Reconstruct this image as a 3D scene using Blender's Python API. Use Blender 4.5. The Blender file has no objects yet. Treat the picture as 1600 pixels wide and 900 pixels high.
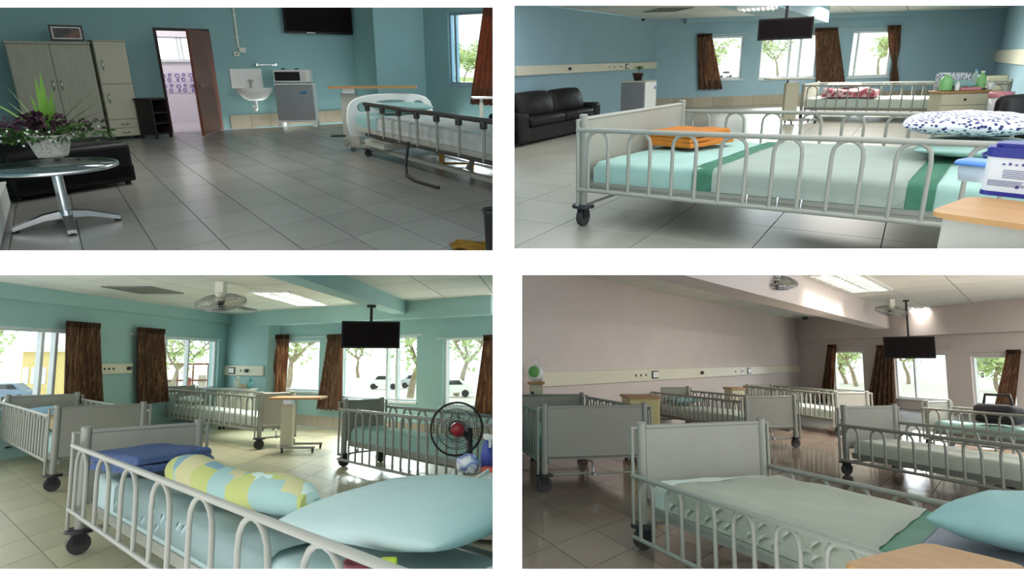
import bpy, bmesh, math, random
from mathutils import Vector, Matrix, Euler
random.seed(7)
C = bpy.context.scene.collection
V = Vector
PI = math.pi

# ------------------------------------------------------------------ camera, world, exposure
FOC = 1000.0                         # focal length in pixels of the 1600 x 900 frame
HORIZON_LOW = 563.0                  # horizon row of the two lower rooms: they stand level in the world
cam_data = bpy.data.cameras.new('camera')
cam_data.sensor_fit = 'HORIZONTAL'; cam_data.sensor_width = 36.0; cam_data.lens = 36.0*FOC/1600
cam_data.clip_start = 0.05; cam_data.clip_end = 300
cam = bpy.data.objects.new('camera', cam_data); C.objects.link(cam)
cam.rotation_euler = (PI/2 + math.atan((HORIZON_LOW-450)/FOC), 0, 0)
cam.location = (0, 0, 1.0)
bpy.context.scene.camera = cam
CAM = Matrix.Translation(cam.location) @ cam.rotation_euler.to_matrix().to_4x4()

world = bpy.data.worlds.new('overcast_sky'); bpy.context.scene.world = world
world.use_nodes = True
bg = world.node_tree.nodes['Background']
bg.inputs[0].default_value = (0.96, 0.99, 1.0, 1); bg.inputs[1].default_value = 2.2
vs = bpy.context.scene.view_settings
vs.view_transform = 'Standard'; vs.look = 'None'; vs.gamma = 1.0; vs.use_curve_mapping = False
vs.exposure = 0.0

# ------------------------------------------------------------------ rooms: rigid frames, z up, y away from the viewer
class Room:
    """A room's own metric frame. The viewer's eye is 1 m above its floor; the room is turned and tipped as a whole (no scale, no shear)."""
    def __init__(s, horizon_y, slope, ref_x):
        ray = lambda x, y: V(((x-800)/FOC, -(y-450)/FOC, -1))
        up = ray(ref_x+1, horizon_y+slope).cross(ray(ref_x, horizon_y)).normalized()
        if up.y < 0: up = -up
        f = V((0, 0, -1)); f = (f - up*f.dot(up)).normalized()
        r = f.cross(up)
        R = Matrix((r, f, up)).transposed()          # room axes in camera axes
        s.R = R
        s.M = CAM @ R.to_4x4() @ Matrix.Translation((0, 0, -1.0))
        s.h0, s.slope, s.ref = horizon_y, slope, ref_x
        s.Ri = R.transposed()
    def ray(s, x, y): return s.Ri @ V(((x-800)/FOC, -(y-450)/FOC, -1))
    def g(s, x, y, z=0.0):                            # point at height z seen at (x, y)
        d = s.ray(x, y); t = (z-1.0)/d.z
        return V((d.x*t, d.y*t, z))
    def proj(s, p):
        c = s.R @ (V(p)-V((0, 0, 1)))
        return (800+FOC*c.x/-c.z, 450-FOC*c.y/-c.z, -c.z)
    def way(s, x):                                    # horizontal unit direction that runs to horizon column x
        d = s.ray(x, s.h0+s.slope*(x-s.ref)); return V((d.x, d.y, 0)).normalized()
    def on(s, x, y, p0, p1):                          # (distance along, height) where the ray meets the upright plane through p0, p1
        d = s.ray(x, y); e = V((p1[0]-p0[0], p1[1]-p0[1], 0)); L = e.length; e /= L
        n = V((-e.y, e.x, 0)); o = V((0, 0, 1.0))
        t = (V((p0[0], p0[1], 0))-o).dot(n)/d.dot(n); q = o+d*t
        return (q-V((p0[0], p0[1], 0))).dot(e), q.z
    def hgt(s, p, y):                                 # height at which the point above p is seen in row y
        lo, hi = -1.0, 6.0
        for _ in range(40):
            m = (lo+hi)/2
            if s.proj((p[0], p[1], m))[1] > y: lo = m
            else: hi = m
        return (lo+hi)/2
    def mpp(s, p): return s.proj(p)[2]/FOC            # metres per pixel at p
R1 = Room(95, 0.0, 385)
R2 = Room(92, -0.033, 1200)
R3 = Room(HORIZON_LOW, 0.0, 385)
R4 = Room(HORIZON_LOW, 0.0, 1200)

# ------------------------------------------------------------------ added fill lamps for the rooms, and daylight
def lamp(room, name, x, y, z, watts, size, color=(1, .97, .92), aim=None, size_y=None):
    """Area lamp at height z above the floor point seen at (x, y); aim = room-frame point it faces, else straight down."""
    l = bpy.data.lights.new(name, 'AREA'); l.energy = watts; l.size = size; l.color = color
    if size_y: l.shape = 'RECTANGLE'; l.size_y = size_y
    o = bpy.data.objects.new(name, l); C.objects.link(o); p = room.g(x, y, 0); p.z = z
    m = Matrix.Translation(p)
    if aim is not None: m = m @ (V(aim)-p).to_track_quat('-Z', 'Y').to_matrix().to_4x4()
    o.matrix_world = room.M @ m
    return o
lamp(R1, 'fill_lamp', 360, 262, 2.0, 36, .9)  # unseen fill, added under the ceilings of the upper rooms to brighten them
lamp(R2, 'fill_lamp', 1180, 250, 1.85, 13, 1.4)
lamp(R2, 'fill_lamp', 1330, 180, 1.8, 170, 1.6)
lamp(R4, 'fill_lamp', 1760, 700, 1.9, 230, 1.2)  # added fill beyond the right edge, lifts the walls and floor of this room
# daylight that falls steeply through the windows
lamp(R1, 'window_daylight', 742, 169, 2.9, 650, 1.1, (.95, .98, 1), R1.g(700, 240))
lamp(R2, 'window_daylight', 1230, 150, 2.5, 800, 1.6, (.95, .98, 1), R2.g(1230, 190))
lamp(R3, 'window_daylight', 590, 646, 2.3, 600, 1.4, (.95, 1, .96), R3.g(560, 763))
lamp(R4, 'window_daylight', 1450, 620, 2.1, 900, 1.6, (.97, .98, 1), R4.g(1410, 663))
# ------------------------------------------------------------------ materials
def lin(c):
    f = lambda v: v/12.92 if v <= .04045 else ((v+.055)/1.055)**2.4
    return tuple(f(v/255) for v in c)+(1,)
MATS = {}
def mat(name, rgb, rough=.6, metal=0, var=.06, scale=8, bump=0, spec=.5, rgb2=None, emit=0, stretch=None, coat=0, sheen=0):
    m = bpy.data.materials.new(name); m.use_nodes = True
    nt = m.node_tree; b = nt.nodes['Principled BSDF']
    b.inputs['Roughness'].default_value = rough; b.inputs['Metallic'].default_value = metal
    b.inputs['Specular IOR Level'].default_value = spec
    if coat: b.inputs['Coat Weight'].default_value = coat
    if sheen: b.inputs['Sheen Weight'].default_value = sheen
    c = lin(rgb)
    tc = nt.nodes.new('ShaderNodeTexCoord'); mp = nt.nodes.new('ShaderNodeMapping')
    nt.links.new(tc.outputs['Object'], mp.inputs[0])
    if stretch: mp.inputs['Scale'].default_value = stretch
    nz = nt.nodes.new('ShaderNodeTexNoise'); nz.inputs['Scale'].default_value = scale; nz.inputs['Detail'].default_value = 4
    nt.links.new(mp.outputs[0], nz.inputs['Vector'])
    rp = nt.nodes.new('ShaderNodeValToRGB')
    rp.color_ramp.elements[0].position = .3; rp.color_ramp.elements[1].position = .7
    c2 = lin(rgb2) if rgb2 else tuple(min(1, v*(1+var)) for v in c[:3])+(1,)
    c1 = c if rgb2 else tuple(v*(1-var) for v in c[:3])+(1,)
    rp.color_ramp.elements[0].color = c1; rp.color_ramp.elements[1].color = c2
    nt.links.new(nz.outputs[0], rp.inputs[0]); nt.links.new(rp.outputs[0], b.inputs['Base Color'])
    if bump:
        bp = nt.nodes.new('ShaderNodeBump'); bp.inputs['Strength'].default_value = bump; bp.inputs['Distance'].default_value = .01
        nt.links.new(nz.outputs[0], bp.inputs['Height']); nt.links.new(bp.outputs[0], b.inputs['Normal'])
    if emit:
        b.inputs['Emission Color'].default_value = c; b.inputs['Emission Strength'].default_value = emit
    MATS[name] = m
    return m
def glass_mat(name, tint=(245, 250, 250), gloss=.06, rough=.02):
    m = bpy.data.materials.new(name); m.use_nodes = True; nt = m.node_tree; nt.nodes.clear()
    o = nt.nodes.new('ShaderNodeOutputMaterial'); mx = nt.nodes.new('ShaderNodeMixShader')
    t = nt.nodes.new('ShaderNodeBsdfTransparent'); g = nt.nodes.new('ShaderNodeBsdfGlossy')
    t.inputs[0].default_value = lin(tint); g.inputs['Roughness'].default_value = rough
    mx.inputs[0].default_value = gloss
    nt.links.new(t.outputs[0], mx.inputs[1]); nt.links.new(g.outputs[0], mx.inputs[2]); nt.links.new(mx.outputs[0], o.inputs[0])
    return m
def clear_plastic(name, rgb, alpha):
    m = mat(name, rgb, .25, var=.02); m.node_tree.nodes['Principled BSDF'].inputs['Alpha'].default_value = alpha
    return m
def ramp_mat(name, kind, stops, scale=1.0, rough=.85, axis=(1, 1, 1), dist=0.0, detail=2, bump=0, const=False):
    """Pattern material: 'wave' bands along an axis, 'voronoi' cells or 'checker' style noise, through a colour ramp."""
    m = bpy.data.materials.new(name); m.use_nodes = True; nt = m.node_tree; b = nt.nodes['Principled BSDF']
    b.inputs['Roughness'].default_value = rough
    tc = nt.nodes.new('ShaderNodeTexCoord'); mp = nt.nodes.new('ShaderNodeMapping'); nt.links.new(tc.outputs['Object'], mp.inputs[0])
    mp.inputs['Scale'].default_value = axis if kind != 'wave' else (1, 1, 1)
    if kind == 'wave':
        mp.inputs['Scale'].default_value = axis
        n = nt.nodes.new('ShaderNodeTexNoise'); n.inputs['Scale'].default_value = scale; n.inputs['Detail'].default_value = detail
        out = n.outputs[0]
    elif kind == 'voronoi':
        n = nt.nodes.new('ShaderNodeTexVoronoi'); n.inputs['Scale'].default_value = scale; out = n.outputs['Distance']
    elif kind == 'cells':
        n = nt.nodes.new('ShaderNodeTexVoronoi'); n.inputs['Scale'].default_value = scale; n.distance = 'CHEBYCHEV'
        n.inputs['Randomness'].default_value = .75
        sp = nt.nodes.new('ShaderNodeSeparateColor'); nt.links.new(n.outputs['Color'], sp.inputs[0]); out = sp.outputs[0]
    nt.links.new(mp.outputs[0], n.inputs['Vector'])
    rp = nt.nodes.new('ShaderNodeValToRGB'); cr = rp.color_ramp
    if const: cr.interpolation = 'CONSTANT'
    while len(cr.elements) < len(stops): cr.elements.new(.5)
    for e, (p, c) in zip(cr.elements, stops): e.position = p; e.color = lin(c)
    nt.links.new(out, rp.inputs[0]); nt.links.new(rp.outputs[0], b.inputs['Base Color'])
    if bump:
        bp = nt.nodes.new('ShaderNodeBump'); bp.inputs['Strength'].default_value = bump; bp.inputs['Distance'].default_value = .01
        nt.links.new(out, bp.inputs['Height']); nt.links.new(bp.outputs[0], b.inputs['Normal'])
    MATS[name] = m
    return m

# ------------------------------------------------------------------ meshes
class MB:
    """Collects shapes into one bmesh; build() links it as one object."""
    def __init__(s): s.b = bmesh.new()
    def _faces(s, vs, fs, sm=False):
        v = [s.b.verts.new(p) for p in vs]; out = []
        for f in fs:
            try: q = s.b.faces.new([v[i] for i in f]); q.smooth = sm; out.append(q)
            except ValueError: pass
        return out
    def box(s, x0, x1, y0, y1, z0, z1, bev=0, seg=2, M=None):
        vs = [V((x, y, z)) for z in (z0, z1) for y in (y0, y1) for x in (x0, x1)]
        if M is not None: vs = [M @ v for v in vs]
        fs = s._faces(vs, [(0, 2, 3, 1), (4, 5, 7, 6), (0, 1, 5, 4), (2, 6, 7, 3), (0, 4, 6, 2), (1, 3, 7, 5)])
        if bev:
            es = list({e for f in fs for e in f.edges})
            r = bmesh.ops.bevel(s.b, geom=es, offset=bev, segments=seg, affect='EDGES', profile=.5)
            for f in r['faces']: f.smooth = True
        return s
    def cyl(s, p0, p1, r0, r1=None, n=12, cap=True):
        p0, p1 = V(p0), V(p1); r1 = r0 if r1 is None else r1
        d = (p1-p0).normalized(); a = d.orthogonal().normalized(); c = d.cross(a)
        ring = lambda p, r: [p+(a*math.cos(2*PI*i/n)+c*math.sin(2*PI*i/n))*r for i in range(n)]
        vs = ring(p0, r0)+ring(p1, r1)
        s._faces(vs, [(i, (i+1) % n, n+(i+1) % n, n+i) for i in range(n)], True)
        if cap:
            s._faces(ring(p0, r0), [tuple(range(n))[::-1]]); s._faces(ring(p1, r1), [tuple(range(n))])
        return s
    def tube(s, pts, r, n=8, closed=False, taper=None):
        pts = [V(p) for p in pts]; k = len(pts); rows = []; a = None
        for i, p in enumerate(pts):
            q0 = pts[i-1] if (i > 0 or closed) else p; q1 = pts[(i+1) % k] if (i < k-1 or closed) else p
            d = (q1-q0).normalized()
            a = d.orthogonal().normalized() if a is None else (a-d*a.dot(d)).normalized()
            c = d.cross(a); rr = r if taper is None else r+(taper-r)*i/(k-1)
            rows.append([p+(a*math.cos(2*PI*j/n)+c*math.sin(2*PI*j/n))*rr for j in range(n)])
        vs = [v for row in rows for v in row]; fs = []
        for i in range(k if closed else k-1):
            i2 = (i+1) % k
            fs += [(i*n+j, i*n+(j+1) % n, i2*n+(j+1) % n, i2*n+j) for j in range(n)]
        s._faces(vs, fs, True)
        if not closed:
            s._faces(rows[0], [tuple(range(n))[::-1]]); s._faces(rows[-1], [tuple(range(n))])
        return s
    def lathe(s, prof, n=24, c=(0, 0), z=0, sq=None):
        """Revolve (r, z) pairs; sq > 1 squares the round off (superellipse)."""
        def rad(t):
            if not sq: return 1
            ca, sa = abs(math.cos(t)), abs(math.sin(t)); return (ca**sq+sa**sq)**(-1/sq)
        rows = [[V((c[0]+r*rad(2*PI*j/n)*math.cos(2*PI*j/n), c[1]+r*rad(2*PI*j/n)*math.sin(2*PI*j/n), z+h)) for j in range(n)] for r, h in prof]
        vs = [v for row in rows for v in row]; k = len(rows)
        s._faces(vs, [(i*n+j, i*n+(j+1) % n, (i+1)*n+(j+1) % n, (i+1)*n+j) for i in range(k-1) for j in range(n)], True)
        if prof[0][0] > 1e-5: s._faces(rows[0], [tuple(range(n))[::-1]])
        if prof[-1][0] > 1e-5: s._faces(rows[-1], [tuple(range(n))])
        return s
    def prism(s, poly, z0, z1, M=None, bev=0):
        n = len(poly)
        vs = [V((p[0], p[1], z0)) for p in poly]+[V((p[0], p[1], z1)) for p in poly]
        if M is not None: vs = [M @ v for v in vs]
        fs = s._faces(vs, [tuple(range(n))[::-1], tuple(range(n, 2*n))]+[(i, (i+1) % n, n+(i+1) % n, n+i) for i in range(n)])
        if bev:
            es = list({e for f in fs[:2] for e in f.edges})
            bmesh.ops.bevel(s.b, geom=es, offset=bev, segments=2, affect='EDGES', profile=.5)
        return s
    def grid(s, fn, nu, nv, thick=0, sm=True):
        """Sheet fn(u, v) -> point; with thickness a closed slab."""
        P = [[V(fn(i/nu, j/nv)) for j in range(nv+1)] for i in range(nu+1)]
        vs = [p for row in P for p in row]; w = nv+1
        fs = [(i*w+j, (i+1)*w+j, (i+1)*w+j+1, i*w+j+1) for i in range(nu) for j in range(nv)]
        out = s._faces(vs, fs, sm)
        if thick:
            bmesh.ops.solidify(s.b, geom=out, thickness=thick)
        return s
    def sphere(s, c, r, n=12, m=8, sc=(1, 1, 1), rnd=0):
        vs = []; fs = []
        for i in range(m+1):
            for j in range(n):
                t = PI*i/m; p = 2*PI*j/n; k = 1+random.uniform(-rnd, rnd)
                vs.append(V((c[0]+r*sc[0]*k*math.sin(t)*math.cos(p), c[1]+r*sc[1]*k*math.sin(t)*math.sin(p), c[2]+r*sc[2]*k*math.cos(t))))
        fs = [(i*n+j, (i+1)*n+j, (i+1)*n+(j+1) % n, i*n+(j+1) % n) for i in range(m) for j in range(n)]
        s._faces(vs, fs, True); bmesh.ops.remove_doubles(s.b, verts=[v for v in s.b.verts if (v.co-V(c)).length < r*max(sc)*1.5], dist=1e-5)
        return s
    def mesh(s, name):
        bmesh.ops.recalc_face_normals(s.b, faces=s.b.faces)
        me = bpy.data.meshes.new(name); s.b.to_mesh(me); s.b.free(); return me
    def build(s, name, m, parent=None, label=None, kind=None):
        me = s.mesh(name); me.materials.append(m)
        return link(name, me, parent, label, kind)
def link(name, me, parent=None, label=None, kind=None):
    o = bpy.data.objects.new(name, me); C.objects.link(o)
    if parent is not None: o.parent = parent
    if label: o['label'] = label
    if kind: o['kind'] = kind
    return o
def tag(o, label, cat, group=None, kind=None):
    o['label'] = label; o['category'] = cat
    if group: o['group'] = group
    if kind: o['kind'] = kind
    return o
def frame(room, loc, ang=0):
    return room.M @ Matrix.Translation(V((loc[0], loc[1], loc[2] if len(loc) > 2 else 0))) @ Matrix.Rotation(ang, 4, 'Z')
def thing(room, name, label, cat, loc, ang=0, group=None):
    o = bpy.data.objects.new(name, None); C.objects.link(o); o.empty_display_size = .1
    o.matrix_world = frame(room, loc, ang)
    return tag(o, label, cat, group)
def solo(room, mb, name, m, label, cat, loc, ang=0, group=None):
    o = mb.build(name, m); o.matrix_world = frame(room, loc, ang); return tag(o, label, cat, group)
def structure(room, mb, name, m, label=None):
    o = mb.build(name, m, None, label, 'structure'); o.matrix_world = room.M.copy(); return o
def angle(d): return math.atan2(d[1], d[0])
def face_on(room, xl, xr, y, yr=None, z=0.0):
    """Base line of a front seen from column xl to xr in row y at height z: (left end, angle, width)."""
    a = room.g(xl, y, z); b = room.g(xr, y if yr is None else yr, z)
    return a, angle(b-a), (b-a).length
def clip(poly, conv):
    """Clip poly (list of 2-D) by a convex counter-clockwise polygon."""
    out = [V((p[0], p[1])) for p in poly]
    for i in range(len(conv)):
        a = V(conv[i][:2]); b = V(conv[(i+1) % len(conv)][:2]); e = b-a
        ins = lambda p: e.x*(p.y-a.y)-e.y*(p.x-a.x) >= -1e-9
        src, out = out, []
        for k in range(len(src)):
            p, q = src[k], src[(k+1) % len(src)]
            if ins(p): out.append(p)
            if ins(p) != ins(q):
                d1 = e.x*(p.y-a.y)-e.y*(p.x-a.x); d2 = e.x*(q.y-a.y)-e.y*(q.x-a.x); out.append(p+(q-p)*(d1/(d1-d2)))
        if len(out) < 3: return []
    return out
def ccw(poly):
    a = sum(poly[i][0]*poly[(i+1) % len(poly)][1]-poly[(i+1) % len(poly)][0]*poly[i][1] for i in range(len(poly)))
    return list(poly) if a > 0 else list(poly)[::-1]
def area(poly): return abs(sum(poly[i][0]*poly[(i+1) % len(poly)][1]-poly[(i+1) % len(poly)][0]*poly[i][1] for i in range(len(poly))))/2
def tiles(room, parent, name, mats, org, ea, eb, poly, z, up, gap, th, most=300, keep=None):
    """Lay tiles ea x eb from org over a convex polygon: one object each, whole ones sharing one mesh; each sits th proud of its bed."""
    poly = ccw([tuple(p[:2]) for p in poly]); ea, eb, org = V(ea[:2]), V(eb[:2]), V(org[:2])
    det = ea.x*eb.y-ea.y*eb.x; cs = []
    for p in poly:
        d = V(p)-org; cs.append(((d.x*eb.y-d.y*eb.x)/det, (ea.x*d.y-ea.y*d.x)/det))
    ga, gb = gap/ea.length, gap/eb.length; shared = {}; made = []
    z0, z1 = (z-.02, z+th) if up else (z-th, z+.02)
    for i in range(math.floor(min(c[0] for c in cs)), math.ceil(max(c[0] for c in cs))):
        for j in range(math.floor(min(c[1] for c in cs)), math.ceil(max(c[1] for c in cs))):
            o = org+ea*(i+ga/2)+eb*(j+gb/2); w, h = ea*(1-ga), eb*(1-gb)
            q = [o, o+w, o+w+h, o+h]; k = clip(q, poly)
            if len(k) < 3 or area(k) < .02*abs(det): continue
            if keep and not keep(sum((V(v) for v in k), V((0, 0)))/len(k)): continue
            made.append((k, abs(area(k)-area(q)) < 1e-6*abs(det)+1e-9, o))
    made.sort(key=lambda t: t[2].length)
    for n, (k, whole, o) in enumerate(made[:most]):
        m = random.choice(mats)
        if whole and m in shared: me = shared[m]
        else:
            me = MB().prism([v-o for v in ccw([tuple(v) for v in k]) for v in [V(v)]], z0, z1).mesh(name); me.materials.append(m)
            if whole: shared[m] = me
        t = link(name, me, parent); t.location = (o.x, o.y, 0)
    return len(made)
def wall(room, name, m, p0, p1, z0, z1, th, holes=()):
    """Upright wall on the line p0 -> p1; th goes to the left of that direction; holes are (s0, s1, z0, z1)."""
    p0, p1 = V((p0[0], p0[1], 0)), V((p1[0], p1[1], 0)); L = (p1-p0).length
    ss = sorted({0, L}|{v for h in holes for v in h[:2]}); zs = sorted({z0, z1}|{v for h in holes for v in h[2:]})
    M = Matrix.Translation(p0) @ Matrix.Rotation(angle(p1-p0), 4, 'Z'); b = MB()
    for i in range(len(ss)-1):
        zrun = None
        for k in range(len(zs)-1):
            s, z = (ss[i]+ss[i+1])/2, (zs[k]+zs[k+1])/2
            hole = any(h[0] < s < h[1] and h[2] < z < h[3] for h in holes)
            if not hole:
                zrun = (zs[k], zs[k+1]) if zrun is None else (zrun[0], zs[k+1])
            if (hole or k == len(zs)-2) and zrun:
                b.box(ss[i], ss[i+1], min(0, th), max(0, th), zrun[0], zrun[1], M=M); zrun = None
    o = structure(room, b, name, m)
    o['wall_angle'] = angle(p1-p0)
    return o
WINDOWS = [0]
def window(room, name_ignored, p0, p1, hole, fm, gm, mull=(.5,), th=.1, inset=.05, bar=.03, cross=()):
    """Frame, mullions and panes filling a wall hole."""
    WINDOWS[0] += 1
    a = angle(V(p1[:2])-V(p0[:2])); s0, s1, z0, z1 = hole
    r = bpy.data.objects.new('window_%d' % WINDOWS[0], None); C.objects.link(r); r['kind'] = 'structure'
    e = V((math.cos(a), math.sin(a), 0))
    r.matrix_world = frame(room, V((p0[0], p0[1], 0))+e*s0, a)
    w = s1-s0; b = MB(); y0, y1 = inset, inset+.05
    b.box(0, bar, y0, y1, z0, z1).box(w-bar, w, y0, y1, z0, z1).box(bar, w-bar, y0, y1, z1-bar, z1).box(bar, w-bar, y0, y1, z0, z0+bar)
    b.build('window_frame', fm, r)
    xs = [bar]+[w*k for k in mull]+[w-bar]
    for k in mull: MB().box(w*k-bar*.6, w*k+bar*.6, y0-.006, y1, z0+bar, z1-bar).build('mullion', fm, r)
    for k in cross: MB().box(bar, w-bar, y0+.01, y1-.01, z0+(z1-z0)*k-bar*.3, z0+(z1-z0)*k+bar*.3).build('glazing_bar', fm, r)
    for i in range(len(xs)-1):
        MB().box(xs[i], xs[i+1], inset+.02, inset+.026, z0+bar, z1-bar).build('pane', gm, r)
    MB().box(-.03, w+.03, -.03, inset, z0-.03, z0-.001).build('window_sill', fm, r)
    return r
# ------------------------------------------------------------------ materials of the furniture
M_bedm = mat('grey_cream_enamelled_steel', (148, 149, 139), .4, var=.03)
M_bedp = mat('grey_laminate_board', (150, 149, 138), .5, var=.03)
M_black = mat('black_rubber', (26, 26, 28), .6)
M_wheel = mat('dark_grey_wheel', (52, 52, 54), .5)
M_chrome = mat('chrome', (210, 212, 214), .18, metal=1, var=.02)
M_steel = mat('brushed_steel', (170, 172, 174), .35, metal=1)
M_sheet = mat('pale_green_white_sheet', (202, 214, 204), .85, var=.03, bump=.15, scale=6)
M_sheet2 = mat('ivory_sheet', (216, 220, 204), .85, var=.03, bump=.15, scale=6)
M_mint = mat('mint_green_sheet', (156, 190, 180), .85, var=.05, bump=.15, scale=6)
M_green = mat('green_sheet_band', (96, 160, 132), .8, var=.08)
M_teal = mat('teal_cotton', (146, 184, 182), .85, var=.05, bump=.2, scale=10)
M_pale = mat('pale_blue_cotton', (176, 198, 196), .85, var=.04, bump=.2, scale=5)
M_wood = mat('light_oak_laminate', (178, 136, 84), .45, scale=3, rgb2=(164, 122, 72), stretch=(1, 14, 1))
M_cream = mat('cream_enamelled_panel', (196, 190, 164), .5, var=.03)
M_greyc = mat('grey_enamelled_panel', (176, 176, 166), .5, var=.03)
M_curt = ramp_mat('brown_striped_curtain', 'wave', [(.25, (84, 62, 50)), (.42, (132, 94, 74)), (.52, (100, 74, 58)), (.62, (164, 134, 104)), (.75, (106, 76, 62))], 1.0, .9, (46, 46, 2.2), detail=3)
M_curt1 = ramp_mat('rust_striped_curtain', 'wave', [(.25, (92, 58, 42)), (.45, (140, 88, 64)), (.6, (112, 68, 50)), (.75, (164, 108, 80))], 1.0, .9, (40, 40, 2), detail=3)
M_rod = mat('white_curtain_rod', (206, 214, 212), .4)
M_tv = mat('black_tv_bezel', (20, 18, 18), .45, spec=.3)
M_scr = mat('dark_tv_screen', (26, 21, 22), .6, var=.02, spec=.05)
M_plas = mat('ivory_plastic', (232, 230, 214), .5, var=.02)
M_cons = mat('cream_trunking', (224, 220, 198), .5, var=.02)
M_whitep = mat('white_plastic', (236, 236, 232), .4, var=.02)
M_dark = mat('dark_grey_plastic', (44, 44, 46), .5)
M_lamp = mat('lit_fluorescent_tube', (255, 252, 240), .4, emit=2.6)
M_louv = mat('louvre_aluminium', (176, 180, 178), .35, metal=.6)
M_leather = mat('black_leather', (16, 15, 15), .5, var=.25, scale=14, bump=.25, spec=.22)
M_leaf = mat('leaf_green', (92, 142, 54), .5, scale=6, rgb2=(132, 178, 74))
M_leafd = mat('dark_leaf_green', (46, 84, 36), .5, scale=6, rgb2=(70, 110, 44))
M_treeleaf = mat('bright_tree_leaf', (170, 196, 124), .7, scale=3, rgb2=(206, 218, 160))
M_bark = mat('pale_tree_bark', (170, 156, 132), .9, scale=6, rgb2=(136, 122, 100))
M_purple = mat('dark_purple_leaf', (54, 30, 48), .6, scale=6, rgb2=(84, 42, 62))
M_soil = mat('brown_soil', (60, 44, 34), .95)

def soft_box(b, x0, x1, y0, y1, z0, z1, r=.03, nx=14, ny=10, wav=.004, sag=0):
    """Mattress-like slab: rounded edges, gently uneven top."""
    b.box(x0, x1, y0, y1, z0, z1, bev=r, seg=4)
    for v in b.b.verts:
        if v.co.z > z0+(z1-z0)*.55:
            v.co.z += wav*math.sin(v.co.x*9+v.co.y*5)
    return b
def mattress_mesh(L, W, h, r=.035, n=28, m=10, wr=.004):
    """Rounded slab with a subdivided, faintly wrinkled top."""
    b = MB()
    def prof(t):      # cross section from the bottom edge, over the top, to the other bottom edge
        return t
    rows = []
    us = [0]+[r*(1-math.cos(a)) for a in (.4, .8, 1.2, PI/2)]
    xs = [r*(1-math.cos(k*PI/8)) for k in range(5)]
    px = xs+[r+(L-2*r)*k/n for k in range(1, n)]+[L-v for v in xs[::-1]]
    py = xs+[r+(W-2*r)*k/m for k in range(1, m)]+[W-v for v in xs[::-1]]
    def edge(v, T):
        d = min(v, T-v)
        return 0 if d >= r else r-math.sqrt(max(0, r*r-(r-d)**2))
    top = []
    for x in px:
        for y in py:
            d = min(edge(x, L)+edge(y, W), r*1.0)
            w = wr*(math.sin(x*11+y*7)+.6*math.sin(y*23-x*17+1)+.5*math.sin(x*31+y*3))
            top.append(V((x, y, h-d+(w if d < r*.5 else 0))))
    nx, ny = len(px), len(py)
    vs = top+[V((x, y, 0)) for x in px for y in py]
    N = nx*ny
    fs = [(i*ny+j, (i+1)*ny+j, (i+1)*ny+j+1, i*ny+j+1) for i in range(nx-1) for j in range(ny-1)]
    fb = [(N+i*ny+j, N+i*ny+j+1, N+(i+1)*ny+j+1, N+(i+1)*ny+j) for i in range(nx-1) for j in range(ny-1)]
    sd = [(i*ny, N+i*ny, N+(i+1)*ny, (i+1)*ny) for i in range(nx-1)]+[(i*ny+ny-1, (i+1)*ny+ny-1, N+(i+1)*ny+ny-1, N+i*ny+ny-1) for i in range(nx-1)]
    sd += [(j, j+1, N+j+1, N+j) for j in range(ny-1)]+[((nx-1)*ny+j, N+(nx-1)*ny+j, N+(nx-1)*ny+j+1, (nx-1)*ny+j+1) for j in range(ny-1)]
    b._faces(vs, fs+sd, True)
    return b
def pillow_mesh(w, d, h, n=14, flop=0.0):
    b = MB(); vs = []; fs = []
    P = lambda u, v, s: V((w*u*(1-.06*v*v)/2, d*v*(1-.06*u*u)/2, s*h/2*((1-abs(u)**2.6)*(1-abs(v)**2.6))**.5+h/2+.006*math.sin(9*u+5*v)*(1-u*u)*(1-v*v)+flop*u))
    f = lambda k: math.sin((k/n-.5)*PI)
    for s in (1, -1):
        o = len(vs)
        vs += [P(f(i), f(j), s) for i in range(n+1) for j in range(n+1)]
        q = [(o+i*(n+1)+j, o+(i+1)*(n+1)+j, o+(i+1)*(n+1)+j+1, o+i*(n+1)+j+1) for i in range(n) for j in range(n)]
        fs += q if s > 0 else [t[::-1] for t in q]
    b._faces(vs, fs, True); bmesh.ops.remove_doubles(b.b, verts=b.b.verts, dist=1e-5)
    return b
def caster(parent, x, y, r, big=True):
    c = MB().cyl((x, y, r*2.05), (x, y, r*2.35), r*1.25, r*1.15, 16)
    if not big: c = MB().cyl((x, y, r*1.9), (x, y, r*2.3), r*.7, r*.7, 10)
    c.box(x-r*.45, x-r*.35, y-r*.5, y+r*.5, r*.9, r*2.1).box(x+r*.35, x+r*.45, y-r*.5, y+r*.5, r*.9, r*2.1)
    p = c.build('caster', M_black, parent)
    MB().cyl((x-r*.3, y, r), (x+r*.3, y, r), r, r, 16).build('wheel', M_wheel, p)
    return p

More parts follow.
